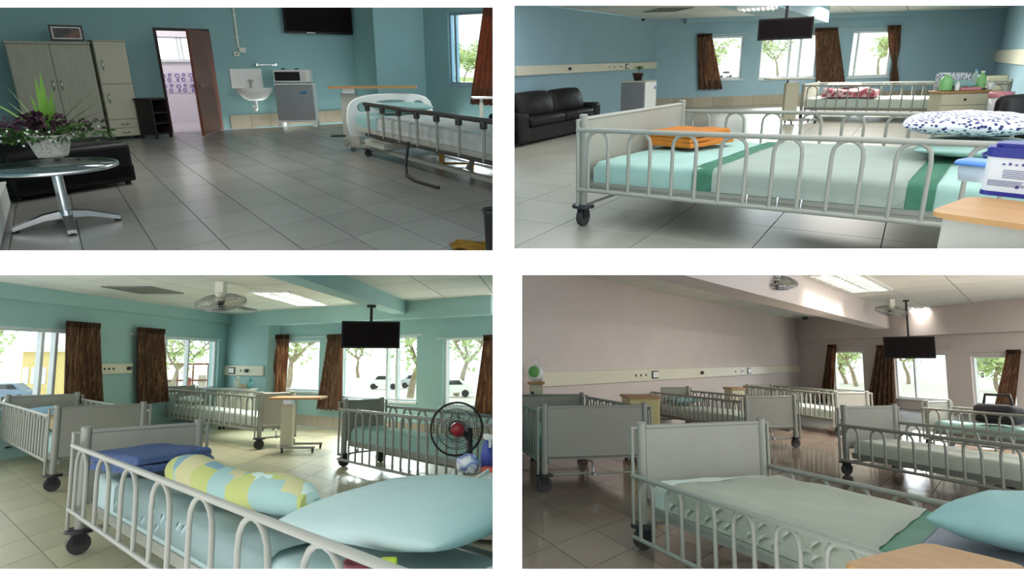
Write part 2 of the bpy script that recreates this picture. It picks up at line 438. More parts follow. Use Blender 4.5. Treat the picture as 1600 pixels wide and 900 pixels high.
def bed(room, label, A, vp, sgn, L, W, wside, top_y, boards=(1, 1), arches=10, mat_=None, sheet=None, group=None, rt=.88, rb=.36, mt=.60, mb=.40, pr=.022,
        crank=True, near_rail=True, far_drop=0, head_up=1.0, rod=True, z_scale=1, rest=None):
    """Ward cot bed. A = floor pixel of the end board's near leg; x runs along the rails from that board, y across (wside = +1 left of x, -1 right)."""
    p = room.g(*A); d = room.way(vp)*sgn; a = angle(d)
    ph = room.hgt(p, top_y)*z_scale
    wv = V((-d.y, d.x, 0))*wside
    def solve(f, x, lo, hi):
        best = min(((abs(room.proj(f(lo+(hi-lo)*i/400))[0]-x), lo+(hi-lo)*i/400) for i in range(401) if room.proj(f(lo+(hi-lo)*i/400))[2] > 1.0))
        return best[1]
    if isinstance(W, tuple): W = solve(lambda q: p+wv*q+V((0, 0, ph)), W[1], .3, 3)
    if isinstance(L, tuple): L = solve(lambda q: p+d*q+V((0, 0, ph*.7)), L[1], .5, 6)
    t = thing(room, 'hospital_bed', label, 'bed', p, a, group)
    wr = ph*.085; Y = lambda y: y*wside
    sheet = sheet or M_sheet
    for k, x in enumerate((0, L)):
        hh = ph*(head_up if k else 1)
        e = bpy.data.objects.new('end_frame', None); C.objects.link(e); e.parent = t
        for y in (0, W):
            b = MB().cyl((x, Y(y), wr*2.2), (x, Y(y), hh), pr, pr, 12).cyl((x, Y(y), hh), (x, Y(y), hh+.006), pr*1.12, pr*.8, 12)
            b.build('leg', M_bedm, e)
            caster(t, x, Y(y), wr)
        y0, y1 = sorted((Y(pr), Y(W-pr)))
        MB().box(x-.009, x+.009, y0, y1, ph*.40, hh*.965).build('board', M_bedp, e)
        for zc, rr_ in ((hh*.965, .55), (ph*.40, .55), (ph*.19, .4)): MB().cyl((x, y0, zc), (x, y1, zc), pr*rr_, n=8).build('crossbar', M_bedm, e)
        if rod:
            s = -1 if k == 0 else 1
            for y in (0, W):
                o = -1 if y == 0 else 1
                MB().cyl((x+s*pr*.3, Y(y+o*pr*2.2), wr*2.3), (x+s*pr*.3, Y(y+o*pr*2.2), hh*.96), pr*.4, n=8).box(*sorted((x+s*pr*.0, x+s*pr*.6)), *sorted((Y(y), Y(y+o*pr*2.6))), hh*.955, hh*.97).build('guide_rod', M_bedm, e)
    y0, y1 = sorted((Y(.03), Y(W-.03)))
    MB().box(pr, L-pr, y0, y1, ph*(mb-.05), ph*mb-.012).build('base_pan', M_bedm, t)
    for y in (.05, W-.05): MB().box(pr, L-pr, *sorted((Y(y-.012), Y(y+.012))), ph*(mb-.10), ph*(mb-.05)).build('side_beam', M_bedm, t)
    m = mattress_mesh(L-2*pr-.05, W-.08, ph*(mt-mb)).build('mattress', sheet, t)
    m.location = (pr+.025, min(Y(.04), Y(W-.04)), ph*mb-.012)
    zt, zb = ph*rt, ph*rb; r1 = pr*.55
    aw = (L/arches)*.5; ame = None
    for side, y in (('near', -pr*2.2), ('far', W+pr*2.2)):
        dz = -far_drop*ph if side == 'far' else 0
        if side == 'near' and not near_rail: continue
        rl = bpy.data.objects.new('side_rail', None); C.objects.link(rl); rl.parent = t
        MB().cyl((-pr*.5, Y(y), zt+dz), (L+pr*.5, Y(y), zt+dz), r1, n=10).build('rail_bar', M_bedm, rl)
        MB().cyl((-pr*.5, Y(y), zb+dz), (L+pr*.5, Y(y), zb+dz), r1*.9, n=10).build('rail_bar', M_bedm, rl)
        if ame is None:
            R = aw/2; h = zt-zb
            pts = [(-R, 0, 0), (-R, 0, h-R-r1)]+[(-R*math.cos(k*PI/8), 0, h-R-r1*.2+R*math.sin(k*PI/8)*.98) for k in range(1, 8)]+[(R, 0, h-R-r1), (R, 0, 0)]
            ame = MB().tube(pts, r1*.75, 7).mesh('rail_arch'); ame.materials.append(M_bedm)
        for i in range(arches):
            o = link('rail_arch', ame, rl); o.location = (L*(i+.5)/arches, Y(y), zb+dz)
    if crank:
        MB().tube([(.04, Y(W*.45), ph*.33), (-.05, Y(W*.45), ph*.33), (-.06, Y(W*.45), ph*.2)], .008, 6).cyl((-.06, Y(W*.45), ph*.2), (-.1, Y(W*.45), ph*.2), .014, n=8).build('crank', M_steel, t, 'steel crank handle')
    BED[t.name] = (L, W, wside, ph*mb-.012, ph*(mt-mb), pr)
    return t
BED = {}
def on_bed(t, room, x, y, z, wside=1):
    """Room-frame location of a point given in a bed's own frame."""
    q = room.M.inverted() @ t.matrix_world @ V((x, y*wside, z)); return q

def overbed_table(room, label, p, ang, w, d, h, col=.12, top=None, body=None, colpos=.25, group=None, foot=.5):
    t = thing(room, 'overbed_table', label, 'table', p, ang, group)
    pl = [(x, y) for x, y in ((.03, 0), (w-.03, 0), (w, .03), (w, d-.03), (w-.03, d), (.03, d), (0, d-.03), (0, .03))]
    MB().prism(pl, h-.022, h).build('tabletop', top or M_wood, t)
    cx = w*colpos
    MB().box(cx-col, cx+col, d*.35, d*.65, .05, h-.08, bev=.008).build('column', body or M_cream, t)
    MB().box(cx-col*.7, cx+col*.7, d*.38, d*.62, h-.08, h-.022).build('bracket', M_steel, t)
    MB().box(cx-.02, cx+.02, d*.05, d*.95, .045, .075).build('base_bar', M_bedm, t)
    for y in (d*.05, d*.95-.03): MB().box(cx+.02, cx+w*foot, y, y+.03, .045, .07).build('base_arm', M_bedm, t)
    for x in (cx, cx+w*foot-.02):
        for y in (d*.05+.015, d*.95-.015): caster(t, x, y, .024, False)
    return t

def curtain(room, label, p0, p1, xl, xr, yt, yb, m, folds=6, depth=.03, off=.05, bl=None, br=None, group=None, gather=None, seed=1):
    """Pleated curtain on the wall p0 -> p1 between pixel columns xl..xr at the top (bl..br at the foot) and rows yt..yb."""
    s0, zt = room.on(xl, yt, p0, p1); s1, _ = room.on(xr, yt, p0, p1)
    c0, zb = room.on(xl if bl is None else bl, yb, p0, p1); c1, _ = room.on(xr if br is None else br, yb, p0, p1)
    a = angle(V(p1[:2])-V(p0[:2])); e = V((math.cos(a), math.sin(a), 0)); rnd = random.Random(seed)
    ph = [rnd.uniform(0, 6) for _ in range(4)]
    def f(u, v):
        uu = u; z = zt+(zb-zt)*v
        l = s0+(c0-s0)*v; r = s1+(c1-s1)*v
        if gather:
            k = 1-gather*math.exp(-((v-.62)/.16)**2); mid = (l+r)/2; l = mid+(l-mid)*k; r = mid+(r-mid)*k
        amp = depth*(.6+.6*v)
        y = amp*math.sin(folds*2*PI*uu+ph[0]+.8*math.sin(3*uu+v*1.5+ph[1]))+.35*amp*math.sin(folds*4.7*PI*uu+ph[2])
        return (l+(r-l)*uu-s0, y-off-depth*1.5, z+.008*math.sin(folds*2*PI*uu)*(v > .97))
    t = thing(room, 'curtain', label, 'curtain', V((p0[0], p0[1], 0))+e*s0, a, group)
    MB().grid(f, folds*10, 14, .006).build('drape', m, t)
    MB().grid(lambda u, v: (f(u, 0)[0], f(u, 0)[1]*1.0+.012*math.sin(folds*8*PI*u)-.004, zt+.05-.07*v), folds*14, 1, .005).build('heading', m, t)
    return t
def curtain_rod(room, label, p0, p1, xl, xr, y, off=.03, r=.008):
    s0, z = room.on(xl, y, p0, p1); s1, _ = room.on(xr, y, p0, p1)
    a = angle(V(p1[:2])-V(p0[:2])); e = V((math.cos(a), math.sin(a), 0))
    t = thing(room, 'curtain_rod', label, 'curtain rod', V((p0[0], p0[1], 0))+e*s0, a)
    w = s1-s0
    MB().cyl((0, -off, z), (w, -off, z), r, n=8).build('rod', M_rod, t)
    for x in (.03, w-.03): MB().box(x-.01, x+.01, -off, -.0005, z-.012, z+.012).build('bracket', M_rod, t)
    return t
def trunking(room, label, p0, p1, xl, xr, yt, yb, fit, th=.05, yt2=None, yb2=None):
    """Cream service trunking on a wall with sockets: fit = list of (kind, column)."""
    s0, zt = room.on(xl, yt, p0, p1); _, zb = room.on(xl, yb, p0, p1); s1, _ = room.on(xr, yt, p0, p1)
    if yt2 is not None:
        zt = (zt+room.on(xr, yt2, p0, p1)[1])/2; zb = (zb+room.on(xr, yb2, p0, p1)[1])/2
    a = angle(V(p1[:2])-V(p0[:2])); e = V((math.cos(a), math.sin(a), 0))
    t = thing(room, 'service_trunking', label, 'trunking', V((p0[0], p0[1], 0))+e*s0, a)
    w = s1-s0; h = zt-zb
    MB().box(0, w, -th, -.0005, zb, zt, bev=.008).build('trunking_body', M_cons, t)
    zc = (zt+zb)/2
    for kind, x in fit:
        s = room.on(x, (yt+yb)/2, p0, p1)[0]-s0
        if kind == 'socket':
            q = MB().box(s-h*.42, s+h*.42, -th-.012, -th+.002, zc-h*.3, zc+h*.3, bev=.004).build('socket_plate', M_whitep, t)
            MB().box(s-h*.2, s-h*.05, -th-.015, -th-.008, zc-h*.12, zc+h*.1).box(s+h*.05, s+h*.2, -th-.015, -th-.008, zc-h*.12, zc+h*.1).build('socket_hole', M_dark, q)
        elif kind == 'wide':
            q = MB().box(s-h*.62, s+h*.62, -th-.012, -th+.002, zc-h*.34, zc+h*.34, bev=.004).build('socket_plate', M_dark, t)
            MB().box(s-h*.5, s+h*.5, -th-.018, -th-.008, zc-h*.24, zc+h*.24).build('socket_cover', M_whitep, q)
        elif kind == 'outlet':
            MB().cyl((s, -th-.04, zc), (s, -th, zc), h*.17, n=12).cyl((s+h*.1, -th-.03, zc+h*.05), (s+h*.4, -th-.02, zc+h*.05), h*.06, n=8).build('gas_outlet', M_dark, t)
        else:
            MB().box(s-h*.09, s+h*.09, -th-.008, -th+.002, zc-h*.09, zc+h*.09).build('switch', M_dark, t)
    return t
def hung_tv(room, label, x0, x1, y0, y1, dist, ztop, yaw=0, tilt=.1, polex=None):
    """Flat television hung on a pole from the ceiling; dist = distance from the viewer."""
    c = room.ray((x0+x1)/2, (y0+y1)/2); k = dist/math.hypot(c.x, c.y); p = V((c.x*k, c.y*k, 1+c.z*k)); m = room.mpp(p)
    w, h = (x1-x0)*m, (y1-y0)*m
    t = thing(room, 'television', label, 'television', (p.x, p.y, p.z-h/2), angle((p.x, p.y))-PI/2+yaw)
    T = Matrix.Translation((0, 0, h/2)) @ Matrix.Rotation(tilt, 4, 'X')
    MB().box(-w/2, w/2, -.012, .03, -h/2, h/2, bev=.006, M=T).build('casing', M_tv, t)
    MB().box(-w/2+.018, w/2-.018, -.0145, -.011, -h/2+.024, h/2-.018, M=T).build('screen', M_scr, t)
    MB().box(-w*.12, w*.12, .028, .06, -h*.3, h*.3, M=T).build('wall_bracket', M_black, t)
    MB().cyl((0, .055, h/2), (0, .055, ztop-(p.z-h/2)-.012), .016, n=10).cyl((0, .055, ztop-(p.z-h/2)-.03), (0, .055, ztop-(p.z-h/2)-.001), .05, n=14).build('pole', M_black, t)
    return t
def ceiling_light(room, label, quad, z, n=2, slats=14):
    """Recessed louvred fluorescent fitting; quad = two long-edge pixel corners and the width corner at ceiling height."""
    a, b, c = (room.g(x, y, z) for x, y in quad); d = b-a; L = d.length; ang = angle(d); nv = V((-d.y, d.x, 0)).normalized(); W = (c-a).dot(nv)
    s = 1 if W > 0 else -1; W = abs(W)
    t = thing(room, 'ceiling_light', label, 'ceiling light', (a.x, a.y, z), ang)
    F = lambda b_: b_
    y0, y1 = (0, W) if s > 0 else (-W, 0)
    b_ = MB().box(0, L, y0, y1, -.004, .003).build('backing_tray', M_whitep, t)
    fr = MB(); f = .02
    for q in ((0, L, y0, y0+f), (0, L, y1-f, y1), (0, f, y0, y1), (L-f, L, y0, y1)): fr.box(*q, -.03, -.003)
    fr.build('frame', M_whitep, t)
    for k in range(n):
        y = y0+W*(k+.5)/n
        MB().cyl((.04, y, -.014), (L-.04, y, -.014), .009, n=8).build('tube', M_lamp, t)
        if k: MB().box(f, L-f, y0+W*k/n-.012, y0+W*k/n+.012, -.03, -.004).build('divider', M_whitep, t)
    for i in range(1, slats):
        MB().box(L*i/slats-.007, L*i/slats+.007, y0+f, y1-f, -.044, -.030).build('louvre', M_louv, t)
    l = bpy.data.lights.new('fluorescent_light', 'AREA'); l.shape = 'RECTANGLE'; l.size = L*.9; l.size_y = W*.85; l.energy = LAMP[room]; l.spread = math.radians(112); l.color = (1, .97, .9)
    o = bpy.data.objects.new('fluorescent_light', l); C.objects.link(o); o.parent = t; o.location = (L/2, (y0+y1)/2, -.027)
    return t
LAMP = {R2: 10, R3: 40, R4: 60}
def ceiling_fan(room, label, x, y, dist_pt, z, r, tilt=.5, yaw=0):
    """Orbit fan in a wire cage under the ceiling."""
    p = room.g(x, y, z); t = thing(room, 'orbit_fan', label, 'fan', (p.x, p.y, z), yaw)
    MB().box(-.045, .045, -.045, .045, -.13, -.001, bev=.01).build('ceiling_bracket', M_plas, t)
    T = Matrix.Translation((0, 0, -.16)) @ Matrix.Rotation(tilt, 4, 'X')
    MB().cyl(T @ V((0, 0, .06)), T @ V((0, 0, -.02)), .05, .04, 14).build('motor', M_plas, t)
    cg = MB()
    for k, (rr, zz) in enumerate(((r, -.05), (r*.98, -.03), (r*.98, -.07), (r*.7, -.10), (r*.4, -.115), (r*.7, .0), (r*.35, .015))):
        cg.tube([T @ V((rr*math.cos(2*PI*i/28), rr*math.sin(2*PI*i/28), zz)) for i in range(28)], .0035 if k else .006, 5, closed=True)
    for i in range(24):
        c, s = math.cos(2*PI*i/24), math.sin(2*PI*i/24)
        cg.tube([T @ V((c*q, s*q, zz)) for q, zz in ((.03, -.12), (r*.4, -.115), (r*.7, -.10), (r, -.05), (r*.7, 0), (r*.35, .015), (.03, .02))], .002, 4)
    cg.build('cage', M_steel, t)
    for k in range(3):
        B = T @ Matrix.Rotation(k*2*PI/3, 4, 'Z')
        MB().grid(lambda u, v: B @ V((.03+u*(r*.85), (v-.5)*r*.5*(.5+u*.6), -.05+(v-.5)*.05)), 6, 4, .003).build('blade', M_plas, t)
    MB().cyl(T @ V((0, 0, -.125)), T @ V((0, 0, -.03)), .03, .035, 12).build('hub', M_dark, t)
    return t
def vent(room, label, quad, z, n=10):
    a, b, c = (room.g(x, y, z) for x, y in quad); d = b-a; L = d.length; nv = V((-d.y, d.x, 0)).normalized(); W = (c-a).dot(nv)
    t = thing(room, 'ceiling_vent', label, 'vent', (a.x, a.y, z), angle(d)); y0, y1 = sorted((0, W))
    MB().box(0, L, y0, y1, -.004, .003).build('backing', M_dark, t)
    f = .03; fr = MB()
    for q in ((0, L, y0, y0+f), (0, L, y1-f, y1), (0, f, y0, y1), (L-f, L, y0, y1)): fr.box(*q, -.018, -.003)
    fr.build('frame', M_ceilgrid, t)
    me = MB().box(f, L-f, -.008, .008, -.014, -.006).mesh('slat'); me.materials.append(M_ceilgrid)
    for i in range(n):
        o = link('slat', me, t); o.location = (0, y0+f+(y1-y0-2*f)*(i+.5)/n, 0)
    return t
def bottle(room, label, p, h, r, m, cap, name='bottle', cat='bottle', liquid=None, group=None):
    t = thing(room, name, label, cat, p, 0, group)
    MB().lathe([(.0, 0), (r*.9, 0), (r, h*.04), (r, h*.6), (r*.85, h*.7), (r*.35, h*.84), (r*.35, h*.92)], 14).build('body', m, t)
    MB().cyl((0, 0, h*.91), (0, 0, h), r*.42, n=10).build('cap', cap, t)
    return t
def cushion(room, label, p, ang, w, d, h, m, name='pillow', cat='pillow', flop=0, group=None, rx=0):
    o = pillow_mesh(w, d, h, flop=flop).build(name, m); o.matrix_world = frame(room, p, ang) @ Matrix.Rotation(rx, 4, 'X'); return tag(o, label, cat, group)
def tree(room, label, p, h, spread, rnd_seed, nleaf=900, m=None, trunk_r=.12, lean=0.3, leaf=.12, crown=.55):
    rnd = random.Random(rnd_seed); t = thing(room, 'tree', label, 'tree', p, rnd.uniform(0, 6))
    b = MB(); ends = []
    def grow(q, d, ln, r, dep):
        pts = [q]
        for _ in range(4):
            d = (d+V((rnd.uniform(-.3, .3), rnd.uniform(-.3, .3), rnd.uniform(-.1, .15)))).normalized(); pts.append(pts[-1]+d*ln/4)
        b.tube(pts, r, 7, taper=r*.6)
        if dep == 0: ends.append(pts[-1]); return
        for _ in range(3):
            ax = V((rnd.uniform(-1, 1), rnd.uniform(-1, 1), rnd.uniform(.0, .7))).normalized()
            grow(pts[-1], (d*.5+ax).normalized(), ln*.72, r*.6, dep-1); ends.append(pts[2])
    grow(V((0, 0, 0)), V((lean, 0, 1)).normalized(), h*.42, trunk_r, 3)
    b.build('trunk', M_bark, t)
    f = MB(); hi = [e for e in ends if e.z > h*.4] or ends
    for _ in range(nleaf):
        e = rnd.choice(hi); q = e+V((rnd.gauss(0, 1), rnd.gauss(0, 1), rnd.gauss(0, .6)))*spread*.16
        a = Euler((rnd.uniform(-.9, .9), rnd.uniform(-.9, .9), rnd.uniform(0, 6))).to_matrix()
        s = leaf*rnd.uniform(.6, 1.4)
        f._faces([q+a @ V(v) for v in ((-s, 0, 0), (0, -s*.5, 0), (s, 0, .02), (0, s*.5, 0))], [(0, 1, 2, 3)])
    f.build('foliage', m or M_treeleaf, t, kind='stuff')
    return t
def car(room, label, p, ang, m, s=1.0):
    t = thing(room, 'parked_car', label, 'car', p, ang)
    M_win = M_dark
    b = MB(); prof = [(-1, .2), (-1, .5), (-.62, .56), (-.38, .86), (.35, .86), (.62, .58), (1, .5), (1, .2)]
    Mx = Matrix(((1, 0, 0, 0), (0, 0, -1, 0), (0, 1, 0, 0), (0, 0, 0, 1)))
    b.prism([(x*s, z*s) for x, z in prof], -.42*s, .42*s, M=Mx, bev=.03*s).build('body', m, t)
    for sgn in (-1, 1):
        MB().prism([(x*s, z*s) for x, z in ((-.5, .6), (-.33, .81), (.3, .81), (.5, .6))], sgn*.425*s-.004, sgn*.425*s+.004, M=Mx).build('side_window', M_win, t)
        for x in (-.6, .6): MB().cyl((x*s, sgn*.36*s, .18*s), (x*s, sgn*.45*s, .18*s), .18*s, n=14).build('wheel', M_black, t)
    return t

def cover(t, x0, x1, m, name='draw_sheet', gap=.004, drop=1.0, wr=.003, label=None, skew=0):
    """Sheet laid over a bed's mattress from x0 to x1, hanging down both sides."""
    L, W, ws, z, h, pr = BED[t.name]; r = .035; pts = []
    y0, y1 = .04-gap, W-.04+gap; zt = z+h+gap; zb = z+h*(1-drop)+.004
    pts += [(y0, zb), (y0, zb+(zt-r-zb)*.5), (y0, zt-r)]+[(y0+r-r*math.cos(k*PI/8), zt-r+r*math.sin(k*PI/8)) for k in range(1, 5)]
    n = 10
    pts += [(y0+r+(y1-y0-2*r)*k/n, zt) for k in range(1, n)]
    pts += [(y1-r+r*math.sin(k*PI/8), zt-r+r*math.cos(k*PI/8)) for k in range(0, 5)]+[(y1, zb+(zt-r-zb)*.5), (y1, zb)]
    k = len(pts)-1
    def f(u, v):
        i = min(k-1, int(v*k)); w = v*k-i
        y = pts[i][0]+(pts[i+1][0]-pts[i][0])*w; zz = pts[i][1]+(pts[i+1][1]-pts[i][1])*w; x = x0+(x1-x0)*u+(skew*(y/W-.5) if x0 > .2 or u > 0 else 0)*(u if x0 <= .2 else 1)*(1 if x1 < L-.15 else 1-u)
        q = wr*(math.sin(x*17+y*9)+math.sin(y*21-x*13))*.5
        return (x+pr+.025, y*ws, zz+(wr+q if .25 < v < .75 else 0))
    return MB().grid(f, max(2, int((x1-x0)/.06)), k, .0025).build(name, m, t, label)
def plate(outline, holes, th, bev=.004):
    """Flat plate with holes in the x-z plane, th thick along y, as an MB."""
    cu = bpy.data.curves.new('plate', 'CURVE'); cu.dimensions = '2D'; cu.fill_mode = 'BOTH'; cu.extrude = th/2-bev; cu.bevel_depth = bev; cu.bevel_resolution = 1
    for loop in [outline]+holes:
        sp = cu.splines.new('POLY'); sp.points.add(len(loop)-1); sp.use_cyclic_u = True
        for q, (x, z) in zip(sp.points, loop): q.co = (x, z, 0, 1)
    o = bpy.data.objects.new('plate', cu); me = o.to_mesh(); b = MB(); b.b.from_mesh(me); o.to_mesh_clear()
    bpy.data.objects.remove(o); bpy.data.curves.remove(cu)
    bmesh.ops.remove_doubles(b.b, verts=b.b.verts, dist=1e-5)
    bmesh.ops.transform(b.b, matrix=Matrix.Rotation(PI/2, 4, 'X'), verts=b.b.verts)
    return b
def towel(room, label, p, ang, w, d, h, m, layers=3, name='folded_towel', cat='towel'):
    """Towel folded in layers, lying flat."""
    t = thing(room, name, label, cat, p, ang); lh = h/layers; rnd = random.Random(len(label))
    for i in range(layers):
        dx = rnd.uniform(-.01, .01); b = mattress_mesh(w*(1-.02*i), d*(1-.03*i), lh*.98, lh*.45, 10, 8, .004)
        o = b.build('fold', m, t); o.location = (-w/2+dx, -d/2+rnd.uniform(-.008, .008), i*lh)
    return t
def leafy(f, base, dirv, ln, wd, droop=.6, n=6):
    """One long strap leaf with thickness left to the sheet."""
    d = V(dirv).normalized(); side = d.cross(V((0, 0, 1)));
    side = side.normalized() if side.length > 1e-3 else V((1, 0, 0)); q = V(base); rows = []
    for i in range(n+1):
        u = i/n; w = wd*math.sin(PI*min(1, .15+.85*u))*(1-u*.3) if u < 1 else .001
        rows.append((q-side*w/2, q+V((0, 0, -w*.15)), q+side*w/2)); d = (d+V((0, 0, -droop/n))).normalized(); q = q+d*ln/n
    vs = [v for r in rows for v in r]
    f._faces(vs, [(i*3+k, (i+1)*3+k, (i+1)*3+k+1, i*3+k+1) for i in range(n) for k in range(2)], True)

def bedx(room, t, x, y, z):
    """Distance along a bed (in its own frame) of the point at height z seen at (x, y)."""
    return (t.matrix_world.inverted() @ room.M @ room.g(x, y, z)).x
def cut_at(room, root, col, keep_left=True):
    """End a thing where the partition wall of its room (the upright plane through column col) cuts it off."""
    a, b = room.ray(col, 300), room.ray(col, 800); n = a.cross(b).normalized()
    if (room.ray(col+50, 500).dot(n) > 0) != keep_left: n = -n
    o = V((0, 0, 1.0)); bpy.context.view_layer.update()
    for ob in [root]+list(root.children_recursive):
        if ob.type != 'MESH': continue
        m = room.M.inverted() @ ob.matrix_world; mi = m.inverted()
        d = [(m @ v.co-o).dot(n) for v in ob.data.vertices]
        if max(d) <= 0: continue
        if min(d) >= 0: bpy.data.objects.remove(ob); continue
        bm = bmesh.new(); bm.from_mesh(ob.data); co = mi @ o; no = (m.to_3x3().transposed() @ n).normalized()
        r = bmesh.ops.bisect_plane(bm, geom=bm.verts[:]+bm.edges[:]+bm.faces[:], plane_co=co, plane_no=no, clear_outer=True)
        es = [e for e in r['geom_cut'] if isinstance(e, bmesh.types.BMEdge)]
        bmesh.ops.holes_fill(bm, edges=es)
        me = ob.data.copy(); bm.to_mesh(me); bm.free(); ob.data = me

def keep_in(t, room, q, mx, my):
    """Move a room-frame point so that it keeps mx, my clear of a bed's ends and rails."""
    L, W, ws, z, h, pr = BED[t.name]; l = t.matrix_world.inverted() @ room.M @ V(q)
    l.x = min(max(l.x, mx), L-mx); l.y = min(max(l.y*ws, my), W-my)*ws
    return room.M.inverted() @ t.matrix_world @ l
# ------------------------------------------------------------------ materials of the setting
M_white = mat('white_board_paint', (250, 250, 250), .9, var=.005)
M_blue = mat('pale_blue_wall_paint', (152, 184, 198), .7, var=.03, scale=2)
M_blue1 = mat('blue_wall_paint', (140, 180, 183), .6, var=.05, scale=1.5)
M_blue3 = mat('aqua_wall_paint', (160, 197, 196), .7, var=.03, scale=2)
M_pink = mat('pale_pink_wall_paint', (216, 204, 198), .7, var=.03, scale=2)
M_beam4 = mat('pinkish_white_beam_paint', (222, 210, 205), .7, var=.02)
M_tan = [mat('tan_wall_tile_%d' % i, c, .35, var=.04) for i, c in enumerate([(170, 160, 140), (164, 154, 135), (176, 166, 147)])]
M_grout = mat('dark_grey_grout', (86, 86, 80), .9)
M_t1 = [mat('grey_floor_tile_%d' % i, c, .27, var=.05, scale=3) for i, c in enumerate([(132, 131, 125), (128, 127, 121), (136, 135, 129)])]
M_t2 = [mat('warm_grey_floor_tile_%d' % i, c, .3, var=.05, scale=3) for i, c in enumerate([(166, 163, 150), (160, 157, 145), (171, 168, 155)])]
M_t3 = [mat('cream_floor_tile_%d' % i, c, .34, var=.05, scale=3) for i, c in enumerate([(180, 177, 146), (175, 172, 142), (185, 182, 151)])]
M_t4 = [mat('brown_floor_tile_%d' % i, c, .11, var=.06, scale=3) for i, c in enumerate([(140, 124, 110), (134, 119, 106), (146, 129, 115)])]
M_ceil = [mat('white_ceiling_panel_%d' % i, c, .9, var=.02) for i, c in enumerate([(224, 226, 218), (220, 222, 214), (228, 229, 222)])]
M_ceilgrid = mat('grey_ceiling_grid', (128, 132, 126), .7)
M_alu = mat('white_window_frame', (222, 226, 226), .4)
M_alu1 = mat('blue_grey_window_frame', (150, 172, 190), .35, metal=.3)
M_glass = glass_mat('window_glass')
M_outgrass = mat('mown_grass', (150, 178, 92), .9, var=.2, scale=1, rgb2=(190, 200, 130))
M_outpave = mat('pale_outside_paving', (226, 224, 214), .9, var=.05, scale=1)

# ------------------------------------------------------------------ the white front wall with its four openings (the section the rooms are seen through)
BOARD = 1.02; BT = .09
def board_pt(x, y, d): return CAM @ V(((x-800)/FOC*d, -(y-450)/FOC*d, -d))
OPEN = [(-420, 770, 11.5, 391.5), (803.5, 2020, 8.5, 388.5), (-420, 770, 429.5, 889), (815.5, 2020, 429.5, 889)]
def board():
    b = MB()
    def cell(x0, x1, y0, y1):
        # splayed reveals: the back of the board is cut along the lines of sight so each opening shows its clean front edge
        k = BOARD+BT
        vs = [board_pt(x, y, d) for d in (BOARD, k) for y in (y0, y1) for x in (x0, x1)]
        b._faces(vs, [(0, 1, 3, 2), (4, 6, 7, 5), (0, 4, 5, 1), (2, 3, 7, 6), (0, 2, 6, 4), (1, 5, 7, 3)])
    xs0, xs1 = -620, 2220; o1, o2, o3, o4 = OPEN
    cell(xs0, xs1, -330, 8.5); cell(xs0, o1[1], 8.5, 11.5)
    cell(xs0, o1[0], 11.5, 391.5); cell(o1[1], o2[0], 8.5, 388.5); cell(o2[1], xs1, 8.5, 388.5)
    cell(xs0, xs1, 391.5, 429.5); cell(o1[1], xs1, 388.5, 391.5)
    cell(xs0, o3[0], 429.5, 889); cell(o3[1], o4[0], 429.5, 889); cell(o4[1], xs1, 429.5, 889)
    cell(xs0, xs1, 889, 1230)
    o = b.build('wall_front', M_white, None, 'white front wall with four openings onto the four rooms', 'structure')
board()
def slab():
    # the storey slab between the upper and the lower rooms: a wedge behind the front wall, its faces in line with the gap
    vs = [board_pt(x, y, d) for d, ys in ((BOARD+BT, (394, 427)), (2.6, (394.5, 426))) for y in ys for x in (-560, 2160)]
    b = MB(); b._faces(vs, [(0, 1, 3, 2), (4, 6, 7, 5), (0, 4, 5, 1), (2, 3, 7, 6), (0, 2, 6, 4), (1, 5, 7, 3)])
    b.build('floor_slab', M_white, None, None, 'structure')
slab()

def hull(pts):
    pts = sorted({(round(p[0], 5), round(p[1], 5)) for p in pts}); out = []
    for seq in (pts, pts[::-1]):
        h = []
        for p in seq:
            while len(h) > 1 and (h[-1][0]-h[-2][0])*(p[1]-h[-2][1])-(h[-1][1]-h[-2][1])*(p[0]-h[-2][0]) <= 0: h.pop()
            h.append(p)
        out += h[:-1]
    return out
def beam(room, p, d, n, w, z0, z1, L, m):
    """Ceiling beam whose front end is cut to a slant where it meets the storey slab."""
    d = d.normalized(); p = V((p[0], p[1], 0))
    def s_at(z, off):
        q = p+n*off; lo, hi = -6.0, L
        for _ in range(50):
            m_ = (lo+hi)/2; x, y, dep = room.proj((q.x+d.x*m_, q.y+d.y*m_, z))
            if dep < .3 or y < 420: lo = m_
            else: hi = m_
        return lo
    vs = []
    for z in (z0, z1):
        for off in (0, w):
            for s in (s_at(z, off), L): vs.append(p+n*off+d*s+V((0, 0, z)))
    b = MB(); b._faces(vs, [(0, 2, 3, 1), (4, 5, 7, 6), (0, 1, 5, 4), (2, 6, 7, 3), (0, 4, 6, 2), (1, 3, 7, 5)])
    structure(room, b, 'ceiling_beam', m)
def floor(room, poly, mats, org, ea, eb, th=.006, gap=.006):
    poly = hull(poly)
    b = MB(); b.prism(ccw([(p[0], p[1]) for p in poly]), -.06, -.006)
    o = structure(room, b, 'floor', M_grout)
    n = tiles(room, o, 'tile', mats, org, ea, eb, poly, -.006, True, gap, th)
    return o
def ceiling(room, poly, z, org=None, ea=None, eb=None, hidden=False, holes=()):
    poly = hull(poly)
    b = MB(); b.prism(ccw([(p[0], p[1]) for p in poly]), z+.004, z+.06)
    o = structure(room, b, 'ceiling', M_ceilgrid if ea else M_ceil[0])
    if ea: tiles(room, o, 'panel', M_ceil, org, ea, eb, poly, z, False, .018, .006)
    return o
